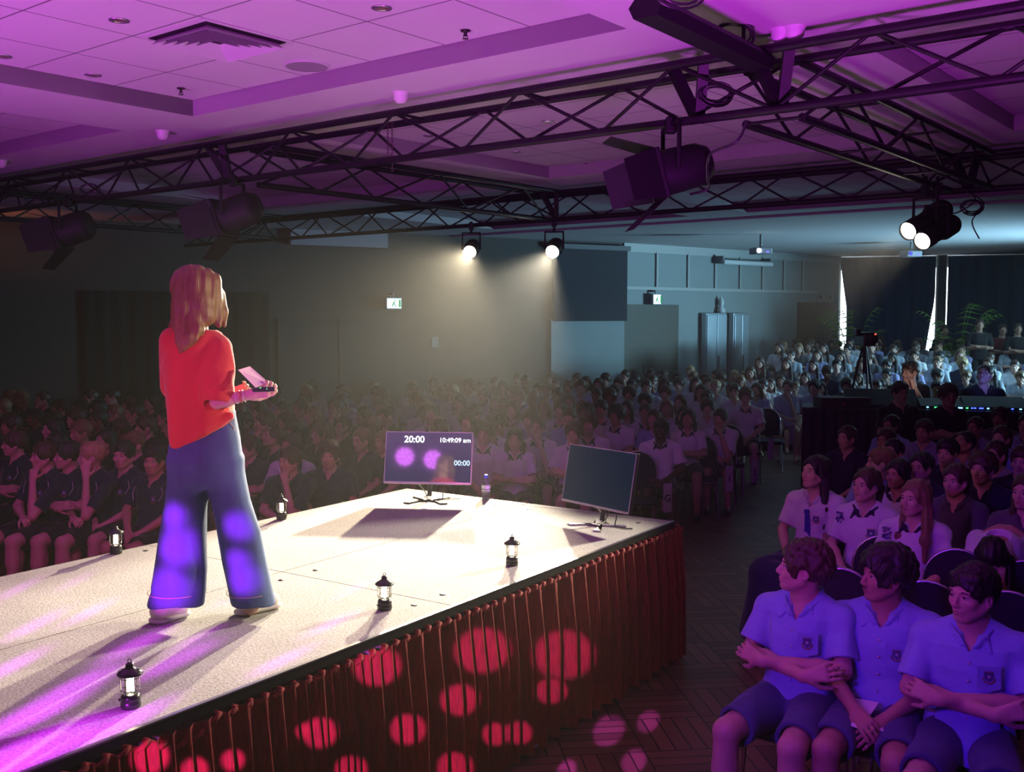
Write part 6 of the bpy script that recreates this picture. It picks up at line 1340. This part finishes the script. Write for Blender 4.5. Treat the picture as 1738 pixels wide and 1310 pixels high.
# palms
def palm(x, y, zb, lb, seed, H=1.5):
    e = empty('potted_palm', lb, 'palm', (x,y,zb)); r = random.Random(seed); gm_ = mat('palm_green',(0.14,0.32,0.04),0.6)
    b = MB(); b.lathe([(0,0),(0.16,0),(0.2,0.35),(0.17,0.35),(0.16,0.3),(0,0.3)],18); b.build('pot', mat('pot_dark',(0.05,0.04,0.03),0.6), e)
    for k in range(13):
        a = 2*pi*k/13+r.uniform(-.2,.2); R_ = r.uniform(0.45,0.85); Ht = H*r.uniform(0.6,1.0); pts = []
        for i in range(13): t = i/12; pts.append(Vector((cos(a)*R_*t**1.3, sin(a)*R_*t**1.3, 0.3+Ht*(1.55*t-0.75*t*t))))
        b = MB(); b.tube(pts,0.006,5); d = Vector((-sin(a),cos(a),0))
        for i in range(3,13):
            for s_ in (-1,1):
                q = pts[i]; l_ = 0.16+0.12*sin(pi*i/13); tip = q+d*s_*l_+Vector((cos(a)*0.10,sin(a)*0.10,-0.07)); m_ = (pts[i]-pts[i-1]).normalized()*0.014
                b.add([q-m_,q+m_,tip],[(0,1,2)])
        b.build('frond', gm_, e)
q = atd(1447,600,24.6); palm(q.x,q.y,0.0,'potted palm before the brightest curtain gap',3,2.9)
q = atd(1625,600,23.0); palm(q.x,q.y,0.0,'potted palm beside the round column at the back',5,3.0)
# standing adults at the back
def standing(h=0.012, seed=0):
    g = Sdf((-0.4,-0.3,0),(0.4,0.4,1.84),h); hc = np.array((0,0.02,1.64)); R = rotm(0.1); nb = np.array((0,-0.02,1.49)); neck(g,hc,R,nb); head(g,hc,R)
    g.loft([(0.88,0,0,0.16,0.11),(1.1,0,0,0.135,0.10),(1.3,0,0,0.165,0.115),(1.42,0,-0.01,0.17,0.09),(1.47,0,-0.02,0.09,0.06)],rd=0.02)
    sl = [np.array((q*0.19,-0.01,1.40)) for q in (-1,1)]; el_ = [np.array((q*0.25,0.04,1.13)) for q in (-1,1)]; wr_ = [np.array((0.10,0.21,1.17)),np.array((-0.10,0.23,1.13))]
    for i in (0,1):
        arm(g,sl[i],el_[i],wr_[i]); g.cap(wr_[i],wr_[i]+np.array(((0.1,-0.1)[i],-0.02,0.02)),0.03,0.02,0.02); x = (-0.10,0.10)[i]; g.cap((x,0,0.9),(x*1.1,0.02,0.5),0.085,0.06,0.03); g.cap((x*1.1,0.02,0.5),(x*1.2,0,0.08),0.06,0.04,0.02); g.cap((x*1.2,0,0.04),(x*1.3,0.16,0.03),0.04,0.03,0.02)
    o = {'body': g.mesh('body',0)}; g = Sdf((-0.4,-0.3,0),(0.4,0.4,1.6),h); fd = folds(0.006,0.8,seed)
    g.loft([(0.86,0,0,0.19,0.14),(1.1,0,0,0.16,0.125),(1.3,0,0,0.185,0.135),(1.42,0,-0.01,0.19,0.105),(1.48,0,-0.02,0.09,0.07)],disp=fd,rd=0.02)
    for i in (0,1): g.cap(sl[i],sl[i]+(el_[i]-sl[i])*0.75,0.066,0.062,0.03)
    o['shirt'] = g.mesh('shirt',1); g = Sdf((-0.4,-0.3,0),(0.4,0.4,1.0),h)
    for x in (-0.1,0.1): g.cap((x,0,0.9),(x*1.15,0.01,0.10),0.105,0.075,0.03)
    o['bottom'] = g.mesh('bottom',1); g = Sdf(hc-0.2,hc+0.2,h*0.8); g.ell(hc+(0,-0.018,0.034),(0.088,0.108,0.100),R,0.01,disp=curls(0.003)); g.ell(hc+(0,0.115,-0.03),(0.066,0.088,0.093),R,0.01,'sub'); g.box(hc+(0,-0.03,-0.175),(0.2,0.2,0.105),R,0,0.012,'sub'); g.box(hc+(0,0.06,-0.16),(0.2,0.13,0.12),R,0,0.008,'sub'); o['hair'] = g.mesh('hair',0); return o
STD = standing()
for (px, py, d, lb, sh) in ((1663,541,22.3,'man with folded arms in dark shirt standing at the back beside the column palm','dark'),(1702,550,22.6,'woman-sized figure in dark top standing second at the back','red'),(1728,548,22.2,'dark figure standing last at the back by the frame edge','dark'),(1604,552,23.4,'figure in dark clothes standing right by the thin curtain gap','dark')):
    p = atd(px,py,d); ee = empty('person',lb,'person',(p.x,p.y,max(0,p.z-1.76)),pi-0.2); mesh_obj(STD['body'],SKIN['tan'],ee,'body','OBJECT'); mesh_obj(STD['shirt'],CL[sh],ee,'shirt','OBJECT'); mesh_obj(STD['bottom'],CL['black'],ee,'trousers','OBJECT'); mesh_obj(STD['hair'],HAIR['brown'],ee,'hair','OBJECT'); ee.scale = (min(1,p.z/1.76),)*3
# paper row letters hung on the aisle chairs
WP = mat('sign_paper',(0.42,0.42,0.44),0.8); INK = mat('sign_ink',(0.02,0.02,0.02),0.7)
for (px, py, ch_, d) in ((1133,845,'G',10.5),(1238,812,'I',12.0),(1281,800,'J',13.2),(1308,762,'K',14.4),(1344,738,'L',15.6)):
    p = atd(px,py,d); b = MB(); b.box((-0.045,-0.002,-0.15),(0.045,0.002,0.15)); o = b.build('row_sign', WP, loc=p, rot=(0,0,0.15)); tag(o,'tall white paper row sign with letter %s on an aisle chair' % ch_,'sign')
    if ch_ in 'GIJ': text_mesh('row_letter', ch_, 0.10, INK, o, (0,-0.004,-0.035), 0.002, 'CENTER', (pi/2,0,0))
    chair(p.x-0.28, p.y+0.32, 190, 'aisle banquet chair carrying the row sign with letter '+ch_, 'aisle chairs with row signs')
# ---------------------------------------------------------------- haze
m = bpy.data.materials.new('haze'); m.use_nodes = True; nt = m.node_tree; nt.nodes.clear()
vs = nt.nodes.new('ShaderNodeVolumeScatter'); vs.inputs['Density'].default_value = 0.0018; vs.inputs['Anisotropy'].default_value = 0.6
vs.inputs['Color'].default_value = (1, 1, 1, 1)
oo = nt.nodes.new('ShaderNodeOutputMaterial'); nt.links.new(vs.outputs[0], oo.inputs['Volume'])
b = MB(); b.box((-13, -3.5, 0.02), (20, 26, 3.88)); o = b.build('haze', m); o['kind'] = 'stuff'; o['label'] = 'thin stage haze hanging in the air of the hall'; o['category'] = 'haze'
